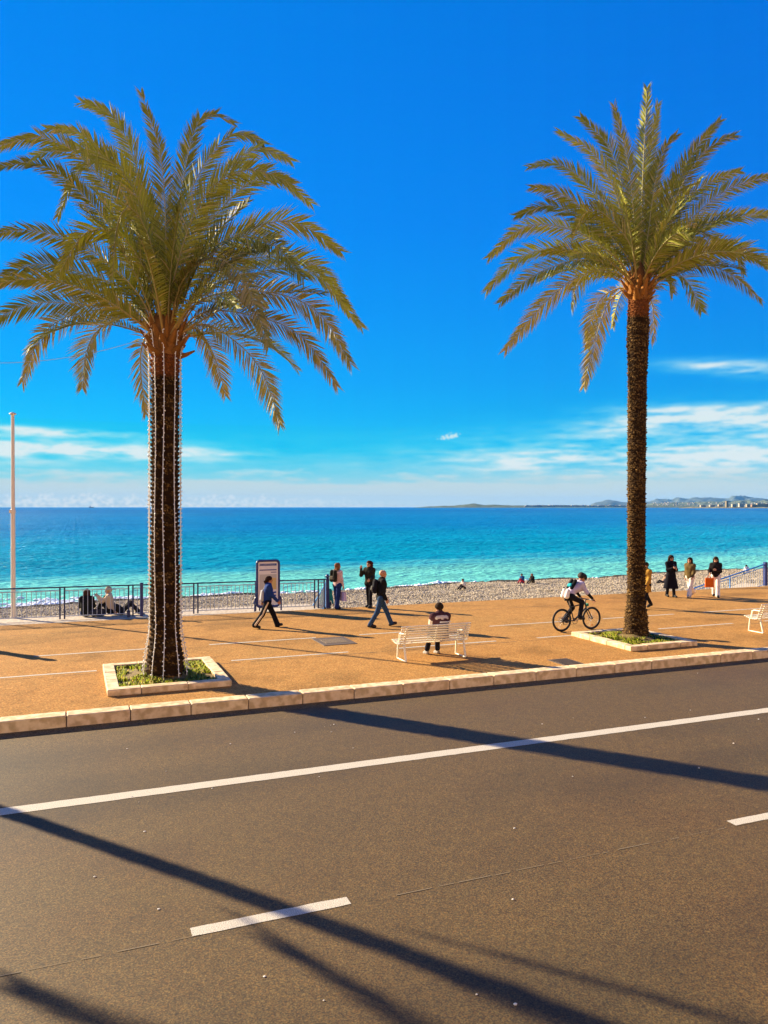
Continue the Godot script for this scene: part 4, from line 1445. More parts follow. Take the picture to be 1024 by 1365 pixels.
# ---------------------------------------------------------------- people
func sdf_mesh(prims: Array, cell: float, k: float, cut_below := -1e9, cut_above := 1e9) -> MB:
	# prims: [a, b, radius a, radius b, colour]; tapered capsules joined by a smooth minimum, meshed as surface nets
	var lo := Vector3.INF
	var hi := -Vector3.INF
	for p in prims:
		var r: float = maxf(p[2], p[3]) + cell * 2.5
		for e in [p[0], p[1]]:
			lo = lo.min(e - Vector3.ONE * r)
			hi = hi.max(e + Vector3.ONE * r)
	lo.y = maxf(lo.y, cut_below - cell * 3.0)
	hi.y = minf(hi.y, cut_above + cell * 3.0)
	var nx := int((hi.x - lo.x) / cell) + 2
	var ny := int((hi.y - lo.y) / cell) + 2
	var nz := int((hi.z - lo.z) / cell) + 2
	var d := PackedFloat32Array()
	d.resize(nx * ny * nz)
	d.fill(1.0)
	var who := PackedByteArray()
	who.resize(nx * ny * nz)
	var best := PackedFloat32Array()
	best.resize(nx * ny * nz)
	best.fill(1.0)
	for pi in prims.size():
		var p: Array = prims[pi]
		var a: Vector3 = p[0]
		var b: Vector3 = p[1]
		var ra: float = p[2]
		var dr: float = p[3] - ra
		var ab := b - a
		var l2 := maxf(ab.length_squared(), 1e-9)
		var m := maxf(p[2], p[3]) + k + cell * 2.0
		var l := (a.min(b) - Vector3.ONE * m - lo) / cell
		var h := (a.max(b) + Vector3.ONE * m - lo) / cell
		for y in range(maxi(0, int(l.y)), mini(ny, int(h.y) + 2)):
			for z in range(maxi(0, int(l.z)), mini(nz, int(h.z) + 2)):
				var row := (y * nz + z) * nx
				for x in range(maxi(0, int(l.x)), mini(nx, int(h.x) + 2)):
					var q := lo + Vector3(x, y, z) * cell - a
					var t := clampf(q.dot(ab) / l2, 0.0, 1.0)
					var v := (q - ab * t).length() - ra - dr * t
					var i := row + x
					if v < best[i]:
						best[i] = v
						who[i] = pi
					var o := d[i]
					var g := k - absf(o - v)
					d[i] = minf(o, v) - (g * g * 0.25 / k if g > 0.0 else 0.0)
	if cut_below > -1e8 or cut_above < 1e8:
		for y in ny:
			var yy := lo.y + y * cell
			var c := maxf(cut_below - yy, yy - cut_above)
			for i in range(y * nz * nx, (y + 1) * nz * nx):
				d[i] = maxf(d[i], c)
	var out := MB.new()
	var id := PackedInt32Array()
	id.resize(nx * ny * nz)
	id.fill(-1)
	var sy := nz * nx
	var off := [0, 1, nx, nx + 1, sy, sy + 1, sy + nx, sy + nx + 1]
	var cor := [Vector3(0, 0, 0), Vector3(1, 0, 0), Vector3(0, 0, 1), Vector3(1, 0, 1), Vector3(0, 1, 0), Vector3(1, 1, 0), Vector3(0, 1, 1), Vector3(1, 1, 1)]
	var edges := [[0, 1], [2, 3], [4, 5], [6, 7], [0, 2], [1, 3], [4, 6], [5, 7], [0, 4], [1, 5], [2, 6], [3, 7]]
	var lim := cell * 2.0
	for y in ny - 1:
		for z in nz - 1:
			var row := (y * nz + z) * nx
			for x in nx - 1:
				var i := row + x
				var v0 := d[i]
				if v0 > lim or v0 < -lim:
					continue
				var inside := 0
				for q in off:
					if d[i + q] < 0.0:
						inside += 1
				if inside == 0 or inside == 8:
					continue
				var sum := Vector3.ZERO
				var cnt := 0
				for e in edges:
					var da := d[i + off[e[0]]]
					var db := d[i + off[e[1]]]
					if (da < 0.0) != (db < 0.0):
						sum += cor[e[0]].lerp(cor[e[1]], da / (da - db))
						cnt += 1
				out.col = prims[who[i]][4]
				id[i] = out.vert(lo + (Vector3(x, y, z) + sum / cnt) * cell, Vector3.ZERO)
	for y in range(1, ny - 1):
		for z in range(1, nz - 1):
			var row := (y * nz + z) * nx
			for x in range(1, nx - 1):
				var i := row + x
				if id[i] < 0:
					continue
				var neg := d[i] < 0.0
				for ax in 3:
					var st: int = [1, sy, nx][ax]
					if (d[i + st] < 0.0) == neg:
						continue
					var u: int = [sy, nx, 1][ax]
					var w: int = [nx, 1, sy][ax]
					var A := id[i]
					var B := id[i - u]
					var C := id[i - u - w]
					var D := id[i - w]
					if A < 0 or B < 0 or C < 0 or D < 0:
						continue
					var dir: Vector3 = [Vector3.RIGHT, Vector3.UP, Vector3.BACK][ax] * (1.0 if neg else -1.0)
					for tr in [[A, B, C], [A, C, D]]:
						var fn := (out.v[tr[1]] - out.v[tr[0]]).cross(out.v[tr[2]] - out.v[tr[0]])
						if fn.dot(dir) < 0.0:
							fn = -fn
						for q in tr:
							out.n[q] += fn
						out.tri_i(tr[0], tr[1], tr[2], fn if fn.length_squared() > 0.0 else dir)
	for i in out.n.size():
		out.n[i] = out.n[i].normalized()
	return out

func ik(a: Vector3, target: Vector3, l1: float, l2: float, pole: Vector3) -> Array:
	var d := target - a
	var L := minf(d.length(), (l1 + l2) * 0.999)
	var dir := d.normalized()
	var c := (l1 * l1 + L * L - l2 * l2) / (2.0 * l1 * L)
	var p := (pole - dir * pole.dot(dir)).normalized()
	return [a + dir * l1 * c + p * l1 * sqrt(maxf(0.0, 1.0 - c * c)), a + dir * L]

var head_cache := {}
var hand_cache := {}

func head_mesh(skin: Color) -> MB:
	if head_cache.has(skin):
		return head_cache[skin]
	var dk := Color(0.02, 0.015, 0.012)
	var lip := Color(skin.r * 0.75, skin.g * 0.45, skin.b * 0.45)
	var p := [[Vector3(0, 0.030, -0.03), Vector3(0, 0.035, 0.012), 0.090, 0.085, skin], [Vector3(0, -0.02, 0.02), Vector3(0, -0.05, 0.035), 0.074, 0.060, skin], [Vector3(-0.028, -0.07, 0.025), Vector3(0, -0.088, 0.062), 0.036, 0.024, skin], [Vector3(0.028, -0.07, 0.025), Vector3(0, -0.088, 0.062), 0.036, 0.024, skin],
		[Vector3(0, 0.008, 0.092), Vector3(0, -0.026, 0.112), 0.009, 0.014, skin], [Vector3(-0.086, 0.012, -0.012), Vector3(-0.080, -0.022, -0.004), 0.017, 0.012, skin], [Vector3(0.086, 0.012, -0.012), Vector3(0.080, -0.022, -0.004), 0.017, 0.012, skin],
		[Vector3(-0.038, 0.002, 0.080), Vector3(-0.030, 0.002, 0.084), 0.012, 0.012, dk], [Vector3(0.038, 0.002, 0.080), Vector3(0.030, 0.002, 0.084), 0.012, 0.012, dk], [Vector3(-0.05, 0.024, 0.078), Vector3(-0.02, 0.026, 0.089), 0.008, 0.009, dk], [Vector3(0.05, 0.024, 0.078), Vector3(0.02, 0.026, 0.089), 0.008, 0.009, dk],
		[Vector3(-0.018, -0.056, 0.086), Vector3(0.018, -0.056, 0.086), 0.010, 0.010, lip], [Vector3(0, -0.06, -0.015), Vector3(0, -0.19, -0.035), 0.055, 0.055, skin]]
	head_cache[skin] = sdf_mesh(p, 0.009, 0.014)
	return head_cache[skin]

func hand_mesh(skin: Color, curl: float) -> MB:
	# wrist at the origin, fingers along -y, palm facing +z, thumb towards +x
	var key := [skin, curl]
	if hand_cache.has(key):
		return hand_cache[key]
	var p := [[Vector3(-0.022, -0.02, 0), Vector3(-0.026, -0.085, 0), 0.016, 0.014, skin], [Vector3(0, -0.02, 0), Vector3(0, -0.09, 0), 0.017, 0.014, skin], [Vector3(0.022, -0.02, 0), Vector3(0.026, -0.088, 0), 0.016, 0.014, skin], [Vector3(0, 0.03, 0), Vector3(0, -0.03, 0), 0.026, 0.022, skin]]
	for f in 4:
		var x := -0.032 + f * 0.0215
		var L: float = [0.060, 0.072, 0.080, 0.072][f]
		var q := Vector3(x, -0.09, 0)
		var a := 0.15
		for s in 3:
			a += curl * [0.55, 0.8, 0.6][s]
			var e: Vector3 = q + Vector3(0, -cos(a), sin(a)) * L * [0.45, 0.32, 0.23][s]
			p.append([q, e, 0.0092 - s * 0.0008, 0.0085 - s * 0.0008, skin])
			q = e
	var t1 := Vector3(0.052, -0.055, 0.018)
	var t2 := t1 + Vector3(0.012 - curl * 0.012, -0.034, 0.012 + curl * 0.014)
	p.append([Vector3(0.022, -0.022, 0.006), t1, 0.015, 0.0115, skin])
	p.append([t1, t2, 0.0105, 0.009, skin])
	hand_cache[key] = sdf_mesh(p, 0.0055, 0.005)
	return hand_cache[key]

func grow(list: Array, by: float, c: Color, s := 1.0) -> Array:
	var o := []
	for p in list:
		o.append([p[0], p[1], p[2] * s + by, p[3] * s + by, c])
	return o

func person(label: String, at: Vector3, yaw: float, q: Dictionary) -> Dictionary:
	# local axes: +z is where the person faces, +x their left
	var r := thing("person", label, "person", at, yaw, q.get("group", "people on the promenade"))
	var s: float = q.get("h", 1.7) / 1.75
	var skin: Color = q.get("skin", Color(0.42, 0.20, 0.11))
	var cell: float = q.get("cell", 0.02)
	var sw: float = (0.165 if q.get("f", true) else 0.19) * s
	var hw := 0.088 * s
	var lean := deg_to_rad(q.get("lean", 2.0))
	var hip := Vector3(0, 0.93 * s, 0)
	if q.has("hip"):
		hip = q.hip
	var tdir := Vector3(0, cos(lean), sin(lean))
	var bend := deg_to_rad(q.get("bend", 0.0))
	var tdir2 := Vector3(0, cos(lean + bend), sin(lean + bend))
	var j := {}
	j.hip = hip
	j.mid = hip + tdir * 0.22 * s
	j.chest = j.mid + tdir2 * 0.26 * s
	j.neck = j.chest + tdir2 * 0.07 * s
	var hp := deg_to_rad(q.get("head_pitch", 0.0))
	var hy := deg_to_rad(q.get("head_yaw", 0.0))
	j.head = j.neck + tdir2.lerp(Vector3.UP, 0.5).normalized() * 0.155 * s + Vector3(0, 0, 0.02 * s)
	var tw := Basis(Vector3.UP, deg_to_rad(q.get("twist", 0.0)))
	var legs: Array = q.get("legs", [0, 0, 0, 0])
	var arms: Array = q.get("arms", [0, 10, 0, 10])
	var open: Array = q.get("open", [8, 8])
	for k in 2:
		var sg := 1.0 if k == 0 else -1.0
		var n: String = "L" if k == 0 else "R"
		j["h" + n] = hip + Vector3(sg * hw, -0.02 * s, 0)
		if q.has("foot" + n):
			var g := ik(j["h" + n], q["foot" + n], 0.43 * s, 0.42 * s, q.get("knee", Vector3(0, 0.3, 1)))
			j["k" + n] = g[0]
			j["a" + n] = g[1]
			var fd: Vector3 = q.get("toe" + n, Vector3(0, -0.25, 1)).normalized()
			j["t" + n] = j["a" + n] + Vector3(0, -0.04, 0) * s + fd * 0.15 * s
		else:
			var a := deg_to_rad(legs[k * 2])
			var b := a - deg_to_rad(legs[k * 2 + 1])
			j["k" + n] = j["h" + n] + Vector3(sg * 0.01, -cos(a), sin(a)) * 0.43 * s
			j["a" + n] = j["k" + n] + Vector3(0, -cos(b), sin(b)) * 0.42 * s
			var ft := deg_to_rad(q.get("feet", [0, 0])[k])
			j["t" + n] = j["a" + n] + Vector3(0, -0.045, 0) * s + Vector3(sg * 0.15, sin(ft), cos(ft)) * 0.15 * s
		j["s" + n] = j.chest + tw * Vector3(sg * sw, 0.01 * s, 0)
		if q.has("hand" + n):
			var g2 := ik(j["s" + n], q["hand" + n], 0.29 * s, 0.25 * s, q.get("elbow" + n, Vector3(sg * 0.5, -1, -0.4)))
			j["e" + n] = g2[0]
			j["w" + n] = g2[1]
		else:
			var a2 := deg_to_rad(arms[k * 2])
			var b2 := a2 + deg_to_rad(arms[k * 2 + 1])
			var o := deg_to_rad(open[k])
			j["e" + n] = j["s" + n] + tw * Vector3(sg * sin(o), -cos(a2) * cos(o), sin(a2) * cos(o)) * 0.29 * s
			j["w" + n] = j["e" + n] + tw * Vector3(sg * sin(o) * 0.3, -cos(b2), sin(b2)).normalized() * 0.25 * s
	if not q.has("hip"):
		var low := 1e9
		for n in ["L", "R"]:
			low = minf(low, minf(j["a" + n].y - 0.085 * s, j["t" + n].y - 0.038 * s))
		for key in j:
			j[key] = j[key] - Vector3(0, low, 0)
	var torso := [[j.hL, j.hR, 0.108, 0.108], [j.hip + Vector3(0.045, 0, 0), j.mid + Vector3(0.04, 0, 0), 0.105, 0.092], [j.hip - Vector3(0.045, 0, 0), j.mid - Vector3(0.04, 0, 0), 0.105, 0.092],
		[j.mid + Vector3(0.045, 0, 0), j.chest + tw * Vector3(0.075, -0.09, 0), 0.092, 0.105], [j.mid - Vector3(0.045, 0, 0), j.chest - tw * Vector3(0.075, 0.09, 0), 0.092, 0.105], [j.sL, j.sR, 0.060, 0.060], [j.chest + tw * Vector3(0.06, -0.08, 0), j.neck, 0.10, 0.06], [j.chest + tw * Vector3(-0.06, -0.08, 0), j.neck, 0.10, 0.06]]
	var legp := []
	var armp := []
	var feet := {}
	for n in ["L", "R"]:
		legp.append([j["h" + n], j["k" + n], 0.083, 0.056])
		legp.append([j["k" + n], j["a" + n], 0.056, 0.040])
		armp.append([j["s" + n], j["e" + n], 0.050, 0.040])
		armp.append([j["e" + n], j["w" + n], 0.040, 0.028])
		var fd: Vector3 = (j["t" + n] - j["a" + n])
		var back := Vector3(fd.x, fd.y * 0.2, fd.z).normalized()
		feet[n] = [[j["a" + n], j["t" + n], 0.040, 0.032], [j["a" + n] + Vector3(0, -0.045, 0) * s - back * 0.045 * s, j["t" + n] - Vector3(0, 0.003, 0), 0.035, 0.030]]
	for l in [torso, legp, armp, feet.L, feet.R]:
		for p in l:
			p[2] *= s
			p[3] *= s
	# body: one surface from head to foot
	var bp := []
	bp.append_array(grow(torso, -0.012, skin))
	bp.append_array(grow(legp, -0.010, skin))
	bp.append_array(grow(armp, -0.002, skin))
	bp.append_array(grow(feet.L, -0.008, skin))
	bp.append_array(grow(feet.R, -0.008, skin))
	bp.append([j.neck - Vector3(0, 0.04, 0), j.head - Vector3(0, 0.04 * s, 0), 0.055 * s, 0.055 * s, skin])
	var body := sdf_mesh(bp, cell, 0.03)
	var hb := Basis(Vector3.UP, hy) * Basis(Vector3.RIGHT, hp)
	var htr := Transform3D(hb.scaled(Vector3.ONE * s * 1.02), j.head)
	body.add(head_mesh(skin), htr)
	for n in ["L", "R"]:
		var fd: Vector3 = (j["w" + n] - j["e" + n]).normalized()
		var yv := -fd
		var inward := Vector3(-1.0 if n == "L" else 1.0, 0, 0)
		var palm: Vector3 = q.get("palm" + n, inward)
		var zv := (palm - yv * palm.dot(yv)).normalized()
		var xv := yv.cross(zv)
		var bs := Basis(xv, yv, zv)
		var thumb_fwd := xv.dot(Vector3(0, 0, 1)) + xv.dot(Vector3(0, 0.6, 0))
		if thumb_fwd < 0.0:
			bs.x = -bs.x
		body.add(hand_mesh(skin, q.get("curl" + n, 0.45)), Transform3D(bs.scaled_local(Vector3.ONE * s), j["w" + n]))
	obj("body", body, M.skin, r)
	# clothes
	var kk := 0.05
	var tc: Color = q.get("top", Color(0.02, 0.02, 0.03))
	var thick: float = q.get("thick", 0.02)
	var jt := []
	jt.append_array(grow(torso.slice(1), thick, tc))
	var ac: Color = q.get("sleeve", tc)
	var arm_list := armp.duplicate()
	if q.get("short_sleeve", false):
		arm_list = [armp[0], armp[2]]
	jt.append_array(grow(arm_list, thick * 0.75, ac))
	if q.has("under_sleeve"):
		jt.append_array(grow([armp[1], armp[3]], 0.012, q.under_sleeve))
	if q.has("band"):
		for n in ["L", "R"]:
			jt.append([j["s" + n].lerp(j["e" + n], 0.35), j["s" + n].lerp(j["e" + n], 0.6), 0.052 * s + thick * 0.8, 0.049 * s + thick * 0.8, q.band])
		jt.append([j.chest + tw * Vector3(-0.12, -0.015, -0.09) * s, j.chest + tw * Vector3(0.12, -0.015, -0.09) * s, 0.05, 0.05, q.band])
	var hem: float = q.get("hem", -0.10)
	if q.has("coat"):
		# skirt of a coat: widens from the hips to the hem
		var hy2: float = q.coat
		for sg in [-1.0, 1.0]:
			jt.append([j.hip + Vector3(sg * 0.05, 0.1, 0) * s, Vector3(j.hip.x + sg * 0.10, hy2 - 0.1, j.hip.z + sg * 0.05), 0.125 * s, q.get("flare", 0.17), tc])
		obj("coat", sdf_mesh(jt, cell, kk, hy2), M.cloth, r)
	elif q.has("hip"):
		obj("jacket", sdf_mesh(jt, cell, kk), M.cloth, r)
	else:
		obj("jacket", sdf_mesh(jt, cell, kk, j.hip.y + hem * s), M.cloth, r)
	if not q.get("bare", false):
		var pc: Color = q.get("legs_color", Color(0.015, 0.015, 0.02))
		var wide: float = q.get("wide", 0.012)
		var tr := grow([torso[0]], 0.016, pc)
		for i in 4:
			var p: Array = legp[i]
			var lower := i % 2 == 1
			var e: Vector3 = p[1]
			if lower:
				e = p[0].lerp(p[1], q.get("cuff", 1.02))
			tr.append([p[0], e, p[2] + wide, p[3] + (wide * 2.2 if lower else wide * 1.3), pc])
		obj("trousers", sdf_mesh(tr, cell, 0.035), M.cloth, r)
		if q.has("stripe"):
			var sp := []
			for n in ["R"]:
				var ox := Vector3(-0.065 * s - wide, 0, 0)
				sp.append([j["h" + n] + ox * 1.25, j["k" + n] + ox * 0.95, 0.026, 0.026, q.stripe])
				sp.append([j["k" + n] + ox * 0.95, j["k" + n].lerp(j["a" + n], 1.0) + ox * 1.05, 0.026, 0.03, q.stripe])
			obj("trouser_stripe", sdf_mesh(sp, 0.014, 0.01), M.cloth, r)
	var sc: Color = q.get("shoes", Color(0.02, 0.02, 0.022))
	for n in ["L", "R"]:
		obj("shoe", sdf_mesh(grow(feet[n], 0.010, sc), 0.014, 0.02), M.plain, r)
	# hair, in the head's own axes
	var hc: Color = q.get("hair", Color(0.02, 0.012, 0.008))
	var style: String = q.get("style", "short")
	if style != "bald":
		var hs := [[Vector3(0, 0.045, -0.038), Vector3(0, 0.055, 0.008), 0.094, 0.088, hc], [Vector3(-0.045, 0.02, -0.04), Vector3(-0.05, 0.04, 0.005), 0.062, 0.056, hc], [Vector3(0.045, 0.02, -0.04), Vector3(0.05, 0.04, 0.005), 0.062, 0.056, hc], [Vector3(0, -0.03, -0.06), Vector3(0, 0.02, -0.06), 0.060, 0.075, hc]]
		if style == "long" or style == "wavy":
			var dn := 0.30 if style == "long" else 0.22
			for x in [-0.06, 0.0, 0.06]:
				hs.append([Vector3(x, 0.0, -0.065 + absf(x) * 0.4), Vector3(x * 1.5, -dn, -0.085 + absf(x) * 0.3), 0.055, 0.038, hc])
			for x in [-1.0, 1.0]:
				hs.append([Vector3(x * 0.085, 0.03, 0.0), Vector3(x * 0.095, -dn * 0.75, 0.012), 0.030, 0.030, hc])
		if style == "curly":
			for k in 16:
				var w := k * 2.4
				hs.append([Vector3(cos(w) * 0.09, -0.10 + 0.012 * k, sin(w) * 0.06 - 0.06), Vector3(cos(w) * 0.095, -0.11 + 0.012 * k, sin(w) * 0.06 - 0.065), 0.035, 0.035, hc])
		if style == "bun":
			hs.append([Vector3(0, -0.03, -0.125), Vector3(0, -0.045, -0.145), 0.038, 0.040, hc])
			hs.append([Vector3(0, -0.06, -0.13), Vector3(0, -0.12, -0.14), 0.022, 0.014, hc])
		if style == "helmet":
			hs = [[Vector3(0, 0.055, -0.06), Vector3(0, 0.065, 0.035), 0.098, 0.092, hc], [Vector3(-0.04, 0.045, -0.07), Vector3(-0.035, 0.045, 0.06), 0.075, 0.062, hc], [Vector3(0.04, 0.045, -0.07), Vector3(0.035, 0.045, 0.06), 0.075, 0.062, hc], [Vector3(-0.05, 0.035, 0.10), Vector3(0.05, 0.035, 0.10), 0.016, 0.016, Color(0.01, 0.01, 0.012)], [Vector3(0, 0.03, 0.10), Vector3(0, 0.018, 0.165), 0.030, 0.012, Color(0.01, 0.01, 0.012)]]
			for x in [-0.045, 0.0, 0.045]:
				hs.append([Vector3(x, 0.135 - absf(x) * 0.6, -0.10), Vector3(x, 0.142 - absf(x) * 0.6, 0.04), 0.016, 0.016, Color(0.12, 0.04, 0.02)])
		var face_cut := sdf_mesh(hs, maxf(0.009, cell * 0.55), 0.025, -1e9, 1e9)
		var ho := obj("helmet" if style == "helmet" else "hair", face_cut, M.plain if style == "helmet" else M.cloth, r)
		ho.transform = htr
	if q.has("scarf"):
		obj("scarf", sdf_mesh([[j.neck + Vector3(-0.05, 0.0, -0.02), j.neck + Vector3(0.05, 0.0, -0.02), 0.062, 0.062, q.scarf], [j.neck + Vector3(-0.04, -0.01, 0.04), j.neck + Vector3(0.04, -0.01, 0.04), 0.055, 0.055, q.scarf]], 0.014, 0.03), M.cloth, r)
	j.node = r
	return j

func backpack(label: String, at: Vector3, yaw: float, lean: float, size: Vector3, c: Color, pocket: Color, j := {}) -> Node3D:
	# at: middle of the wearer's back; the pack hangs behind (local -z)
	var r := thing("backpack", label, "backpack", at, yaw)
	var tilt := Basis(Vector3.RIGHT, lean)
	var h := size * 0.5
	var rr := minf(h.x, h.z) * 0.8
	var p := []
	for x in [-1.0, 1.0]:
		p.append([tilt * Vector3(x * (h.x - rr), -h.y + rr, -h.z), tilt * Vector3(x * (h.x - rr), h.y - rr, -h.z * 0.9), rr, rr * 0.9, c])
	obj("sack", sdf_mesh(p, 0.02, 0.06), M.cloth, r)
	obj("pocket", sdf_mesh([[tilt * Vector3(-h.x * 0.45, -h.y * 0.45, -h.z * 1.75), tilt * Vector3(h.x * 0.45, -h.y * 0.45, -h.z * 1.75), rr * 0.6, rr * 0.6, pocket], [tilt * Vector3(-h.x * 0.4, -h.y * 0.15, -h.z * 1.7), tilt * Vector3(h.x * 0.4, -h.y * 0.15, -h.z * 1.7), rr * 0.5, rr * 0.5, pocket]], 0.018, 0.04), M.cloth, r)
	for x in [-1.0, 1.0]:
		var b := MB.new()
		b.col = pocket
		b.tube([tilt * Vector3(x * h.x * 0.6, h.y * 0.7, -0.01), tilt * Vector3(x * h.x * 0.75, h.y * 1.02, 0.09), tilt * Vector3(x * h.x * 0.8, h.y * 0.7, 0.19), tilt * Vector3(x * h.x * 0.9, -h.y * 0.2, 0.20), tilt * Vector3(x * h.x * 0.85, -h.y * 0.7, 0.05)], [0.02], 6, true, 0.5)
		obj("strap", b, M.cloth, r)
	return r

func paper_bag(called: String, label: String, cat: String, at: Vector3, yaw: float, size: Vector3, c: Color) -> void:
	# at: the hand that holds it
	var r := thing(called, label, cat, at, yaw)
	var b := MB.new()
	b.col = c
	var h := size * 0.5
	var y1 := -0.14
	var y0 := y1 - size.y
	var lo := [Vector3(-h.x, y0, -h.z), Vector3(h.x, y0, -h.z), Vector3(h.x, y0, h.z), Vector3(-h.x, y0, h.z)]
	var hi := [Vector3(-h.x * 0.94, y1, -h.z * 0.7), Vector3(h.x * 0.94, y1, -h.z * 0.7), Vector3(h.x * 0.94, y1, h.z * 0.7), Vector3(-h.x * 0.94, y1, h.z * 0.7)]
	for k in 4:
		var k2 := (k + 1) % 4
		var mid_lo: Vector3 = (lo[k] + lo[k2]) * 0.5
		var mid_hi: Vector3 = (hi[k] + hi[k2]) * 0.5
		var pinch: float = 0.8 if k % 2 == 1 else 1.0
		mid_hi = Vector3(mid_hi.x * pinch, mid_hi.y, mid_hi.z)
		b.poly([lo[k], mid_lo, mid_hi, hi[k]], lo[k] + lo[k2] - Vector3(0, y0 * 2, 0))
		b.poly([mid_lo, lo[k2], hi[k2], mid_hi], lo[k] + lo[k2] - Vector3(0, y0 * 2, 0))
	b.poly([lo[0], lo[1], lo[2], lo[3]], Vector3.DOWN)
	obj("sack", b, M.cloth, r)
	for z in [-1.0, 1.0]:
		var s := MB.new()
		s.col = c * 0.8
		s.tube([Vector3(-h.x * 0.4, y1, z * h.z * 0.7), Vector3(-h.x * 0.3, -0.06, z * h.z * 0.4), Vector3(0, -0.005, z * 0.01), Vector3(h.x * 0.3, -0.06, z * h.z * 0.4), Vector3(h.x * 0.4, y1, z * h.z * 0.7)], [0.006], 5)
		obj("handle", s, M.cloth, r)

func phone(label: String, at: Vector3, b: Basis) -> void:
	var r := thing("phone", label, "phone", at)
	var m := MB.new()
	m.col = Color(0.02, 0.02, 0.025)
	m.box(Vector3.ZERO, Vector3(0.072, 0.15, 0.009), b, 0.004)
	obj("case", m, M.plain, r)
	var sc := MB.new()
	sc.col = Color(0.03, 0.035, 0.05)
	sc.box(b * Vector3(0, 0, 0.0052), Vector3(0.066, 0.14, 0.0016), b)
	obj("screen", sc, M.plain, r)

func world_of(j: Dictionary, p: Vector3) -> Vector3:
	return j.node.transform * p

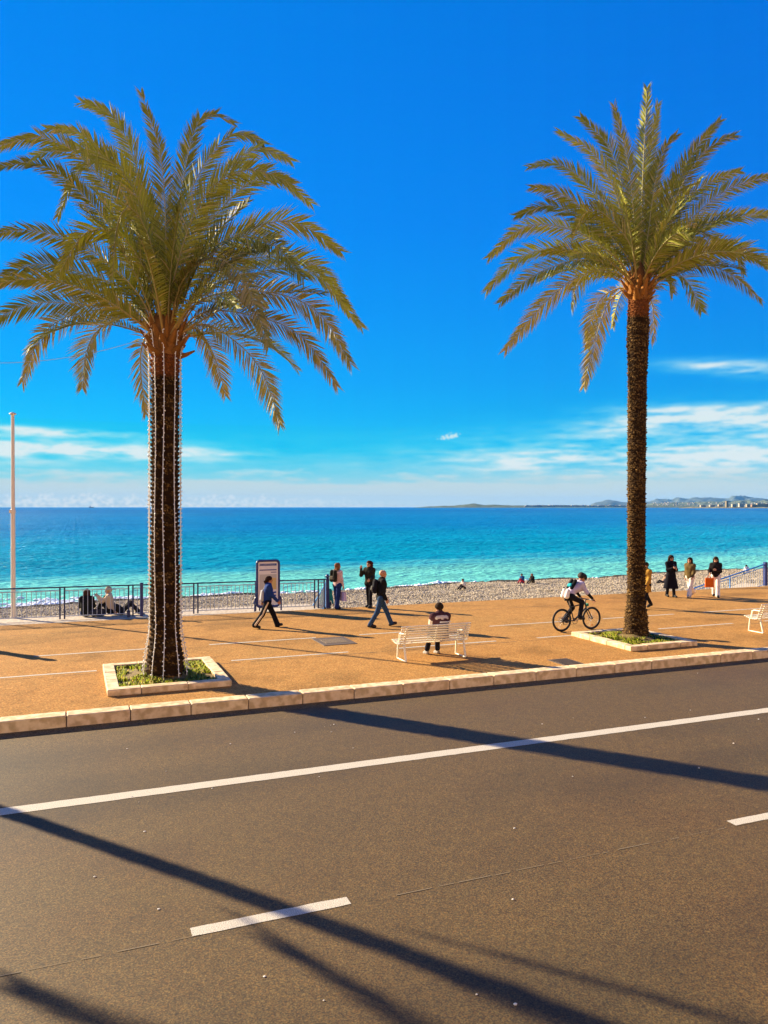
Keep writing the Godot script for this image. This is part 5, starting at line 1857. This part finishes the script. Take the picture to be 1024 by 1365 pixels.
func build_people() -> void:
	rng.seed = 91
	var fair := Color(0.50, 0.26, 0.16)
	var tan_skin := Color(0.42, 0.19, 0.09)
	var j := person("person striding past the information board in navy jacket and black side striped trousers", Vector3(5.50, PROM, -23.33), 84, {"h": 1.62, "lean": 4, "legs": [27, 6, -24, 12], "feet": [14, -14], "arms": [-26, 18, 20, 22], "open": [10, 10], "top": Color(0.016, 0.040, 0.15), "thick": 0.032, "hem": -0.06, "legs_color": Color(0.010, 0.010, 0.014), "wide": 0.022, "stripe": Color(0.62, 0.47, 0.30), "style": "bun", "hair": Color(0.03, 0.014, 0.01), "skin": tan_skin, "cell": 0.018})
	# grey shoulder bag on her back
	var tote := thing("tote_bag", "grey tote bag hanging behind the striding navy jacket person", "bag", world_of(j, j.chest + Vector3(0.06, -0.22, -0.17)), 84)
	obj("sack", sdf_mesh([[Vector3(-0.06, 0.08, 0), Vector3(-0.07, -0.16, -0.02), 0.05, 0.07, Color(0.40, 0.40, 0.40)], [Vector3(0.05, 0.08, 0), Vector3(0.06, -0.16, -0.02), 0.05, 0.07, Color(0.40, 0.40, 0.40)]], 0.018, 0.05), M.cloth, tote)
	var sb := MB.new()
	sb.col = Color(0.42, 0.42, 0.42)
	sb.tube([Vector3(0, 0.10, 0.0), Vector3(-0.05, 0.26, 0.08), Vector3(-0.06, 0.30, 0.18)], [0.014], 6)
	obj("strap", sb, M.cloth, tote)
	# man walking
	j = person("bald man in black jacket and jeans walking with a pack on his back", Vector3(8.80, PROM, -22.17), 80, {"h": 1.80, "f": false, "lean": 5, "legs": [26, 4, -17, 14], "feet": [16, -6], "arms": [6, 24, -6, 30], "top": Color(0.012, 0.012, 0.015), "thick": 0.03, "hem": -0.10, "legs_color": Color(0.030, 0.060, 0.125), "wide": 0.014, "style": "bald", "skin": Color(0.50, 0.24, 0.12), "shoes": Color(0.03, 0.016, 0.012), "head_yaw": 8, "cell": 0.018})
	backpack("black backpack worn by the bald walking man", world_of(j, j.chest + Vector3(0, -0.14, -0.13)), 80, 0.09, Vector3(0.30, 0.46, 0.20), Color(0.014, 0.014, 0.016), Color(0.08, 0.075, 0.07))
	# pair talking by the stairs
	j = person("long haired person in pale pink top and jeans seen from behind, by the stairs", Vector3(8.90, PROM, -26.72), 118, {"h": 1.64, "lean": 1, "legs": [6, 2, -7, 3], "arms": [0, 12, 4, 10], "open": [8, 9], "top": Color(0.60, 0.42, 0.42), "hem": -0.14, "thick": 0.022, "legs_color": Color(0.018, 0.032, 0.12), "wide": 0.02, "style": "long", "hair": Color(0.20, 0.085, 0.035), "skin": fair, "head_yaw": -25})
	backpack("dark patterned backpack on the long haired person by the stairs", world_of(j, j.chest + Vector3(0, -0.12, -0.12)), 118, 0.0, Vector3(0.32, 0.46, 0.20), Color(0.02, 0.02, 0.018), Color(0.10, 0.085, 0.06))
	paper_bag("shopping_bag", "lilac paper shopping bag held by the long haired person", "bag", world_of(j, j.wR + Vector3(0, -0.09, 0.0)), 100, Vector3(0.32, 0.32, 0.12), Color(0.56, 0.44, 0.58))
	person("curly haired person in dark jacket raising a hand, facing the pair's other half", Vector3(10.12, PROM, -26.62), -52, {"h": 1.70, "lean": 0, "legs": [8, 4, -6, 2], "handR": Vector3(-0.20, 1.42, 0.26), "elbowR": Vector3(-0.25, -1, 0.0), "palmR": Vector3(0.6, 0, 0.8), "curlR": 0.1, "arms": [14, 60, 0, 0], "top": Color(0.025, 0.024, 0.016), "thick": 0.032, "hem": -0.06, "legs_color": Color(0.012, 0.012, 0.016), "style": "curly", "hair": Color(0.055, 0.015, 0.010), "skin": fair, "head_yaw": -15, "scarf": Color(0.10, 0.085, 0.03)})
	# on the bench
	j = person("person in a brown striped jacket sitting on the white bench, seen from behind", Vector3(8.42, PROM, -17.12), 180, {"h": 1.70, "f": false, "hip": Vector3(0, 0.53, 0.02), "lean": 2, "bend": 12, "head_pitch": 22, "footL": Vector3(0.16, 0.085, 0.52), "footR": Vector3(-0.12, 0.085, 0.48), "handL": Vector3(0.10, 0.66, 0.38), "handR": Vector3(-0.06, 0.66, 0.38), "top": Color(0.060, 0.026, 0.030), "thick": 0.045, "band": Color(0.55, 0.44, 0.36), "legs_color": Color(0.015, 0.015, 0.02), "style": "short", "hair": Color(0.03, 0.018, 0.01), "shoes": Color(0.30, 0.27, 0.24), "scarf": Color(0.42, 0.06, 0.20), "skin": fair, "cell": 0.018, "cuff": 0.9})
	for row in 1:
		for k in 9:
			var lt := MB.new()
			lt.col = Color(0.60, 0.54, 0.50)
			var p := Vector3(0.13 - k * 0.033, 0.905, -0.20)
			lt.box(p, Vector3(0.022, 0.034, 0.012), Basis(Vector3.RIGHT, 0.2), 0.003)
			obj("jacket_letter", lt, M.cloth, j.node)
	# three women strolling
	j = person("woman in an ankle length black coat with long hair looking at her phone", Vector3(22.86, PROM, -25.06), -12, {"h": 1.70, "lean": 0, "legs": [8, 4, -8, 6], "handR": Vector3(-0.08, 1.20, 0.28), "handL": Vector3(0.10, 1.14, 0.26), "top": Color(0.010, 0.010, 0.013), "thick": 0.03, "coat": 0.36, "flare": 0.21, "legs_color": Color(0.012, 0.012, 0.016), "style": "long", "hair": Color(0.022, 0.012, 0.010), "head_pitch": 14, "skin": fair})
	phone("dark phone held by the woman in the long black coat", world_of(j, (j.wR as Vector3) + Vector3(0.04, 0.09, 0.06)), Basis(Vector3.RIGHT, -0.5))
	person("woman in olive brown jacket and white trousers walking beside the black coat", Vector3(23.62, PROM, -24.78), -72, {"h": 1.64, "lean": 2, "legs": [20, 4, -16, 34], "feet": [6, -40], "arms": [8, 30, -8, 20], "top": Color(0.11, 0.075, 0.03), "thick": 0.034, "hem": -0.12, "legs_color": Color(0.68, 0.60, 0.54), "wide": 0.026, "style": "long", "hair": Color(0.028, 0.015, 0.010), "shoes": Color(0.40, 0.34, 0.28), "skin": fair})
	j = person("woman in black top and white trousers carrying an orange bag", Vector3(24.62, PROM, -24.40), -50, {"h": 1.64, "lean": 2, "legs": [12, 4, -12, 16], "feet": [4, -14], "handR": Vector3(-0.22, 0.98, 0.26), "handL": Vector3(0.05, 1.12, 0.24), "top": Color(0.016, 0.014, 0.014), "thick": 0.03, "hem": -0.06, "legs_color": Color(0.70, 0.64, 0.58), "wide": 0.024, "style": "long", "hair": Color(0.035, 0.016, 0.010), "head_pitch": 20, "skin": fair})
	paper_bag("orange_bag", "bright orange bag carried by the woman in white trousers", "bag", world_of(j, (j.wR as Vector3) + Vector3(0, -0.05, 0.02)), -35, Vector3(0.34, 0.38, 0.12), Color(0.72, 0.13, 0.012))
	person("person in a mustard coat half hidden behind the slender palm trunk", Vector3(19.42, PROM, -22.55), -80, {"h": 1.70, "lean": 2, "legs": [18, 4, -18, 18], "feet": [8, -20], "arms": [12, 30, -12, 16], "top": Color(0.36, 0.19, 0.035), "thick": 0.035, "coat": 0.62, "flare": 0.15, "legs_color": Color(0.015, 0.015, 0.018), "style": "short", "hair": Color(0.03, 0.02, 0.012), "skin": fair})
	# walker just left of the view, whose shadow falls on the tarmac
	person("walker in grey jacket and dark trousers near the slim palm", Vector3(-3.05, PROM, -23.5), 90, {"h": 1.75, "f": false, "legs": [18, 4, -18, 14], "feet": [8, -14], "arms": [-16, 14, 14, 18], "top": Color(0.12, 0.12, 0.13), "legs_color": Color(0.02, 0.02, 0.03), "cell": 0.026})
	# sitting beyond the railing
	person("person in black coat sitting on the ledge behind the railing, back turned", Vector3(0.35, PROM, -28.15), 168, {"group": "people sitting at the beach edge", "h": 1.66, "hip": Vector3(0, 0.13, 0), "lean": 6, "bend": 10, "head_pitch": 10, "footL": Vector3(0.12, 0.09, 0.58), "footR": Vector3(-0.10, 0.09, 0.58), "handL": Vector3(0.14, 0.35, 0.36), "handR": Vector3(-0.12, 0.35, 0.36), "top": Color(0.014, 0.013, 0.013), "thick": 0.04, "legs_color": Color(0.03, 0.05, 0.12), "style": "long", "hair": Color(0.05, 0.022, 0.012), "cell": 0.024})
	j = person("person in beige jacket sitting on the ledge taking a picture behind the railing", Vector3(1.12, PROM, -28.12), -96, {"group": "people sitting at the beach edge", "h": 1.68, "hip": Vector3(0, 0.17, 0), "lean": 4, "footL": Vector3(0.10, 0.09, 0.40), "footR": Vector3(-0.10, 0.09, 0.44), "handL": Vector3(0.05, 0.66, 0.40), "handR": Vector3(-0.06, 0.66, 0.40), "top": Color(0.55, 0.42, 0.28), "thick": 0.035, "legs_color": Color(0.015, 0.014, 0.014), "style": "short", "hair": Color(0.40, 0.30, 0.18), "cell": 0.024})
	phone("dark phone held up by the beige jacket person", world_of(j, Vector3(0.0, 0.72, 0.50)), Basis(Vector3.UP, deg_to_rad(-96)))
	person("person in dark clothes with knees drawn up beside the beige jacket person", Vector3(1.50, PROM, -28.20), 80, {"group": "people sitting at the beach edge", "h": 1.66, "hip": Vector3(0, 0.12, 0), "lean": -55, "footL": Vector3(0.10, 0.09, 0.52), "footR": Vector3(-0.10, 0.09, 0.60), "handL": Vector3(0.2, 0.08, -0.26), "handR": Vector3(-0.2, 0.08, -0.26), "top": Color(0.02, 0.02, 0.022), "legs_color": Color(0.02, 0.02, 0.025), "head_pitch": -6, "style": "short", "cell": 0.026})
	var bag := thing("duffel_bag", "dark duffel bag on the ledge between the sitting people", "bag", Vector3(0.72, PROM, -28.05), 6)
	obj("sack", sdf_mesh([[Vector3(-0.16, 0.12, 0), Vector3(0.16, 0.12, 0), 0.12, 0.12, Color(0.035, 0.035, 0.045)]], 0.02, 0.03), M.cloth, bag)
	var hd := MB.new()
	hd.col = Color(0.05, 0.05, 0.05)
	hd.tube([Vector3(-0.10, 0.22, 0.04), Vector3(-0.06, 0.30, 0.05), Vector3(0.06, 0.30, 0.05), Vector3(0.10, 0.22, 0.04)], [0.012], 6)
	obj("handle", hd, M.cloth, bag)
	# coming up the stairs
	person("person in teal jacket coming up the beach stairs behind the blue stair rail", Vector3(8.98, PROM - 0.85, -28.3), 0, {"h": 1.64, "legs": [16, 24, -8, 6], "arms": [10, 24, -8, 16], "top": Color(0.02, 0.18, 0.15), "legs_color": Color(0.02, 0.03, 0.06), "style": "long", "hair": Color(0.03, 0.015, 0.01), "cell": 0.026})
	# on the pebbles
	var spots := [[619, 785.0, -70, "person in cream top sitting alone on the pebbles", Color(0.62, 0.52, 0.40), Color(0.02, 0.02, 0.025), Color(0.04, 0.02, 0.012), "short"],
		[697, 777.0, -62, "person in blue top with red trousers sitting near the water", Color(0.02, 0.09, 0.22), Color(0.45, 0.03, 0.05), Color(0.02, 0.015, 0.01), "short"],
		[711, 777.0, -75, "red haired person in black sitting near the water", Color(0.012, 0.012, 0.014), Color(0.10, 0.085, 0.06), Color(0.28, 0.08, 0.02), "long"],
		[996, 764.0, 150, "dark haired person in white top sitting on the pebbles past the sloping railing", Color(0.66, 0.62, 0.60), Color(0.30, 0.28, 0.28), Color(0.025, 0.012, 0.01), "long"]]
	for d in spots:
		var g := beach_point(d[0], d[1])
		person(d[3], g, d[2], {"group": "people on the pebble beach", "h": 1.70, "hip": Vector3(0, 0.13, 0), "lean": 12, "bend": 8, "footL": Vector3(0.12, 0.09, 0.60), "footR": Vector3(-0.10, 0.09, 0.66), "handL": Vector3(0.14, 0.42, 0.40), "handR": Vector3(-0.14, 0.42, 0.40), "top": d[4], "thick": 0.04, "legs_color": d[5], "hair": d[6], "style": d[7], "cell": 0.03})
	person("person in tan clothes reclining on the pebbles behind the strolling women", beach_point(884, 777), -80, {"group": "people on the pebble beach", "h": 1.70, "hip": Vector3(0, 0.12, 0), "lean": -42, "footL": Vector3(0.12, 0.09, 0.82), "footR": Vector3(-0.10, 0.09, 0.74), "handL": Vector3(0.25, 0.06, -0.42), "handR": Vector3(-0.25, 0.06, -0.42), "elbowL": Vector3(0.3, 0.2, -1), "elbowR": Vector3(-0.3, 0.2, -1), "top": Color(0.30, 0.20, 0.13), "legs_color": Color(0.05, 0.045, 0.04), "style": "short", "hair": Color(0.04, 0.02, 0.01), "cell": 0.03})
	cyclist()

func beach_point(u: float, v: float) -> Vector3:
	var y := -3.45
	var p := gp(u, v, y)
	for k in 4:
		y = beach_y(p.x, -p.z) + 0.08
		p = gp(u, v, y)
	return p

func cyclist() -> void:
	# local axes of the bicycle: +x forward, wheels in the x-y plane
	var at := Vector3(14.02, PROM, -19.32)
	var yaw := 2.0
	var r := thing("mountain_bike", "black mountain bike ridden along the promenade", "bicycle", at, yaw)
	var R := 0.345
	var rear := Vector3(-0.54, R, 0)
	var front := Vector3(0.56, R, 0)
	for c in [rear, front]:
		var wheel := Node3D.new()
		wheel.name = numbered(r, "wheel")
		r.add_child(wheel, true)
		wheel.position = c
		var ty := MB.new()
		ty.torus(Vector3.ZERO, Vector3.BACK, R - 0.027, 0.027, 40, 8)
		obj("tyre", ty, M.rubber, wheel)
		var rim := MB.new()
		rim.torus(Vector3.ZERO, Vector3.BACK, R - 0.058, 0.012, 40, 6)
		obj("rim", rim, M.frame, wheel)
		var hub := MB.new()
		hub.rod(Vector3(0, 0, -0.05), Vector3(0, 0, 0.05), 0.024, 10)
		obj("hub", hub, M.frame, wheel)
		var sp := MB.new()
		for k in 24:
			var w := TAU * k / 24.0
			var z := 0.03 if k % 2 == 0 else -0.03
			sp.rod(Vector3(cos(w + 0.5) * 0.022, sin(w + 0.5) * 0.022, z), Vector3(cos(w) * (R - 0.06), sin(w) * (R - 0.06), 0), 0.0016, 4)
		obj("spokes", sp, M.alloy, wheel)
		var disc := MB.new()
		disc.torus(Vector3(0, 0, -0.05), Vector3.BACK, 0.075, 0.008, 24, 4, 0.3)
		obj("brake_disc", disc, M.alloy, wheel)
	var refl := MB.new()
	refl.col = Color(0.75, 0.20, 0.02)
	refl.box(front + Vector3(0.02, -0.21, 0.005), Vector3(0.06, 0.03, 0.012), Basis(), 0.004)
	obj("reflector", refl, M.plain, r)
	var bb := Vector3(-0.10, 0.30, 0)
	var seat_top := Vector3(-0.24, 0.78, 0)
	var head_lo := Vector3(0.36, 0.68, 0)
	var head_hi := Vector3(0.325, 0.80, 0)
	var f := MB.new()
	f.tube([bb, seat_top], [0.018], 8)
	f.tube([bb, head_lo], [0.026, 0.024], 8)
	f.tube([seat_top + Vector3(0.015, -0.06, 0), head_hi], [0.019, 0.021], 8)
	f.tube([head_lo, head_hi], [0.026], 8)
	for z in [-0.055, 0.055]:
		f.tube([bb + Vector3(0, 0, z * 0.5), rear + Vector3(0, 0, z)], [0.012], 6)
		f.tube([seat_top + Vector3(0.01, -0.10, z * 0.4), rear + Vector3(0, 0, z)], [0.010], 6)
	obj("frame", f, M.frame, r)
	var fk := MB.new()
	for z in [-0.06, 0.06]:
		fk.tube([head_lo + Vector3(0.012, -0.04, z), front + Vector3(-0.02, 0.0, z)], [0.018, 0.014], 8)
	fk.tube([head_lo + Vector3(0.012, -0.03, -0.07), head_lo + Vector3(0.012, -0.03, 0.07)], [0.022], 8)
	obj("fork", fk, M.frame, r)
	var hb := MB.new()
	hb.tube([head_hi, head_hi + Vector3(0.0, 0.10, 0), head_hi + Vector3(0.07, 0.13, 0)], [0.018], 8)
	hb.tube([head_hi + Vector3(0.06, 0.13, -0.33), head_hi + Vector3(0.075, 0.13, 0), head_hi + Vector3(0.06, 0.13, 0.33)], [0.014], 8)
	obj("handlebar", hb, M.frame, r)
	for z in [-0.29, 0.29]:
		var g := MB.new()
		g.rod(head_hi + Vector3(0.062, 0.13, z - 0.06), head_hi + Vector3(0.062, 0.13, z + 0.06), 0.018, 8)
		g.rod(head_hi + Vector3(0.10, 0.11, z - 0.07), head_hi + Vector3(0.13, 0.09, z + 0.03), 0.008, 5)
		obj("grip", g, M.rubber, r)
	var lamp := MB.new()
	lamp.col = Color(0.02, 0.22, 0.16)
	lamp.box(head_lo + Vector3(0.04, 0.08, 0), Vector3(0.06, 0.09, 0.10), Basis(), 0.015)
	obj("number_plate", lamp, M.plain, r)
	var sd := MB.new()
	sd.rod(seat_top, seat_top + Vector3(-0.045, 0.14, 0), 0.015, 8)
	obj("seat_post", sd, M.alloy, r)
	var sdl := sdf_mesh([[Vector3(-0.38, 0.945, -0.045), Vector3(-0.20, 0.945, 0), 0.035, 0.026, Color.WHITE], [Vector3(-0.38, 0.945, 0.045), Vector3(-0.20, 0.945, 0), 0.035, 0.026, Color.WHITE], [Vector3(-0.20, 0.945, 0), Vector3(-0.09, 0.94, 0), 0.026, 0.018, Color.WHITE]], 0.012, 0.02)
	obj("saddle", sdl, M.rubber, r)
	var ch := MB.new()
	ch.torus(bb + Vector3(0, 0, 0.06), Vector3.BACK, 0.085, 0.008, 28, 4)
	ch.torus(rear + Vector3(0, 0, 0.06), Vector3.BACK, 0.05, 0.014, 20, 4)
	ch.rod(bb + Vector3(0, 0.088, 0.06), rear + Vector3(0, 0.055, 0.06), 0.005, 4)
	ch.rod(bb + Vector3(0, -0.088, 0.06), rear + Vector3(0.03, -0.12, 0.06), 0.005, 4)
	ch.rod(rear + Vector3(0, -0.02, 0.065), rear + Vector3(0.03, -0.13, 0.065), 0.014, 5)
	obj("drivetrain", ch, M.frame, r)
	var peds := []
	for k in 2:
		var z := 0.085 if k == 0 else -0.085
		var w := deg_to_rad(20.0 if k == 0 else 200.0)
		var e := bb + Vector3(cos(w) * 0.17, sin(w) * 0.17, z)
		var cr := MB.new()
		cr.rod(bb + Vector3(0, 0, z), e, 0.012, 6)
		obj("crank", cr, M.alloy, r)
		var pd := MB.new()
		pd.box(e + Vector3(0, 0, signf(z) * 0.06), Vector3(0.095, 0.022, 0.09), Basis(), 0.006)
		obj("pedal", pd, M.rubber, r)
		peds.append(e + Vector3(0, 0, signf(z) * 0.06))
	# rider: faces +x, that is local z of the person turned by 90 degrees; person's left (+x) is world -z
	var to := func(p: Vector3) -> Vector3: return Vector3(-p.z, p.y, p.x)
	var fl: Vector3 = to.call(peds[1]) + Vector3(0.0, 0.105, -0.05)
	var fr: Vector3 = to.call(peds[0]) + Vector3(0.0, 0.105, -0.05)
	var hl: Vector3 = to.call(head_hi + Vector3(0.03, 0.185, -0.29))
	var hr: Vector3 = to.call(head_hi + Vector3(0.03, 0.185, 0.29))
	var j := person("cyclist in black helmet and lilac and black jersey riding the mountain bike", at, 90.0 + yaw, {"h": 1.74, "f": false, "hip": Vector3(0, 1.065, -0.27), "lean": 34, "bend": 20, "head_pitch": 26, "footL": fl, "footR": fr, "toeL": Vector3(0, -0.2, 1), "toeR": Vector3(0, -0.35, 1), "handL": hl, "handR": hr, "elbowL": Vector3(0.6, -1, -0.2), "elbowR": Vector3(-0.6, -1, -0.2), "curlL": 0.9, "curlR": 0.9, "palmL": Vector3(0, -1, 0.2), "palmR": Vector3(0, -1, 0.2), "top": Color(0.50, 0.42, 0.52), "thick": 0.022, "short_sleeve": true, "under_sleeve": Color(0.012, 0.012, 0.015), "legs_color": Color(0.012, 0.012, 0.016), "style": "helmet", "hair": Color(0.02, 0.016, 0.014), "skin": Color(0.45, 0.20, 0.11), "cell": 0.018})
	backpack("black and teal backpack on the cyclist", world_of(j, j.chest + Vector3(0, -0.03, -0.17)), 90 + yaw, 0.55, Vector3(0.28, 0.36, 0.15), Color(0.012, 0.016, 0.016), Color(0.02, 0.30, 0.34))
	var wb := thing("white_waist_bag", "white cloth bag hanging at the cyclist's lower back", "bag", world_of(j, j.hip + Vector3(-0.03, 0.10, -0.17)), 90 + yaw)
	obj("sack", sdf_mesh([[Vector3(-0.10, 0.06, 0.03), Vector3(-0.10, -0.10, -0.02), 0.06, 0.075, Color(0.72, 0.66, 0.60)], [Vector3(0.08, 0.06, 0.03), Vector3(0.08, -0.10, -0.02), 0.06, 0.075, Color(0.72, 0.66, 0.60)]], 0.018, 0.06), M.cloth, wb)

# ---------------------------------------------------------------- small things
func build_small() -> void:
	rng.seed = 400
	# pale grit and litter specks lying on the road
	var g := MB.new()
	for k in 60:
		var p := Vector3(rng.randf_range(-3, 16), 0.004, rng.randf_range(-14, -4.5))
		g.col = Color(0.75, 0.70, 0.60) * rng.randf_range(0.5, 1.0)
		var s := rng.randf_range(0.006, 0.016)
		g.ball(p, Vector3(s * 1.2, s * 0.5, s), 5, 3)
	tag(obj("road_grit", g, M.plain), "small pale specks of grit lying on the asphalt", "grit", "", "stuff")
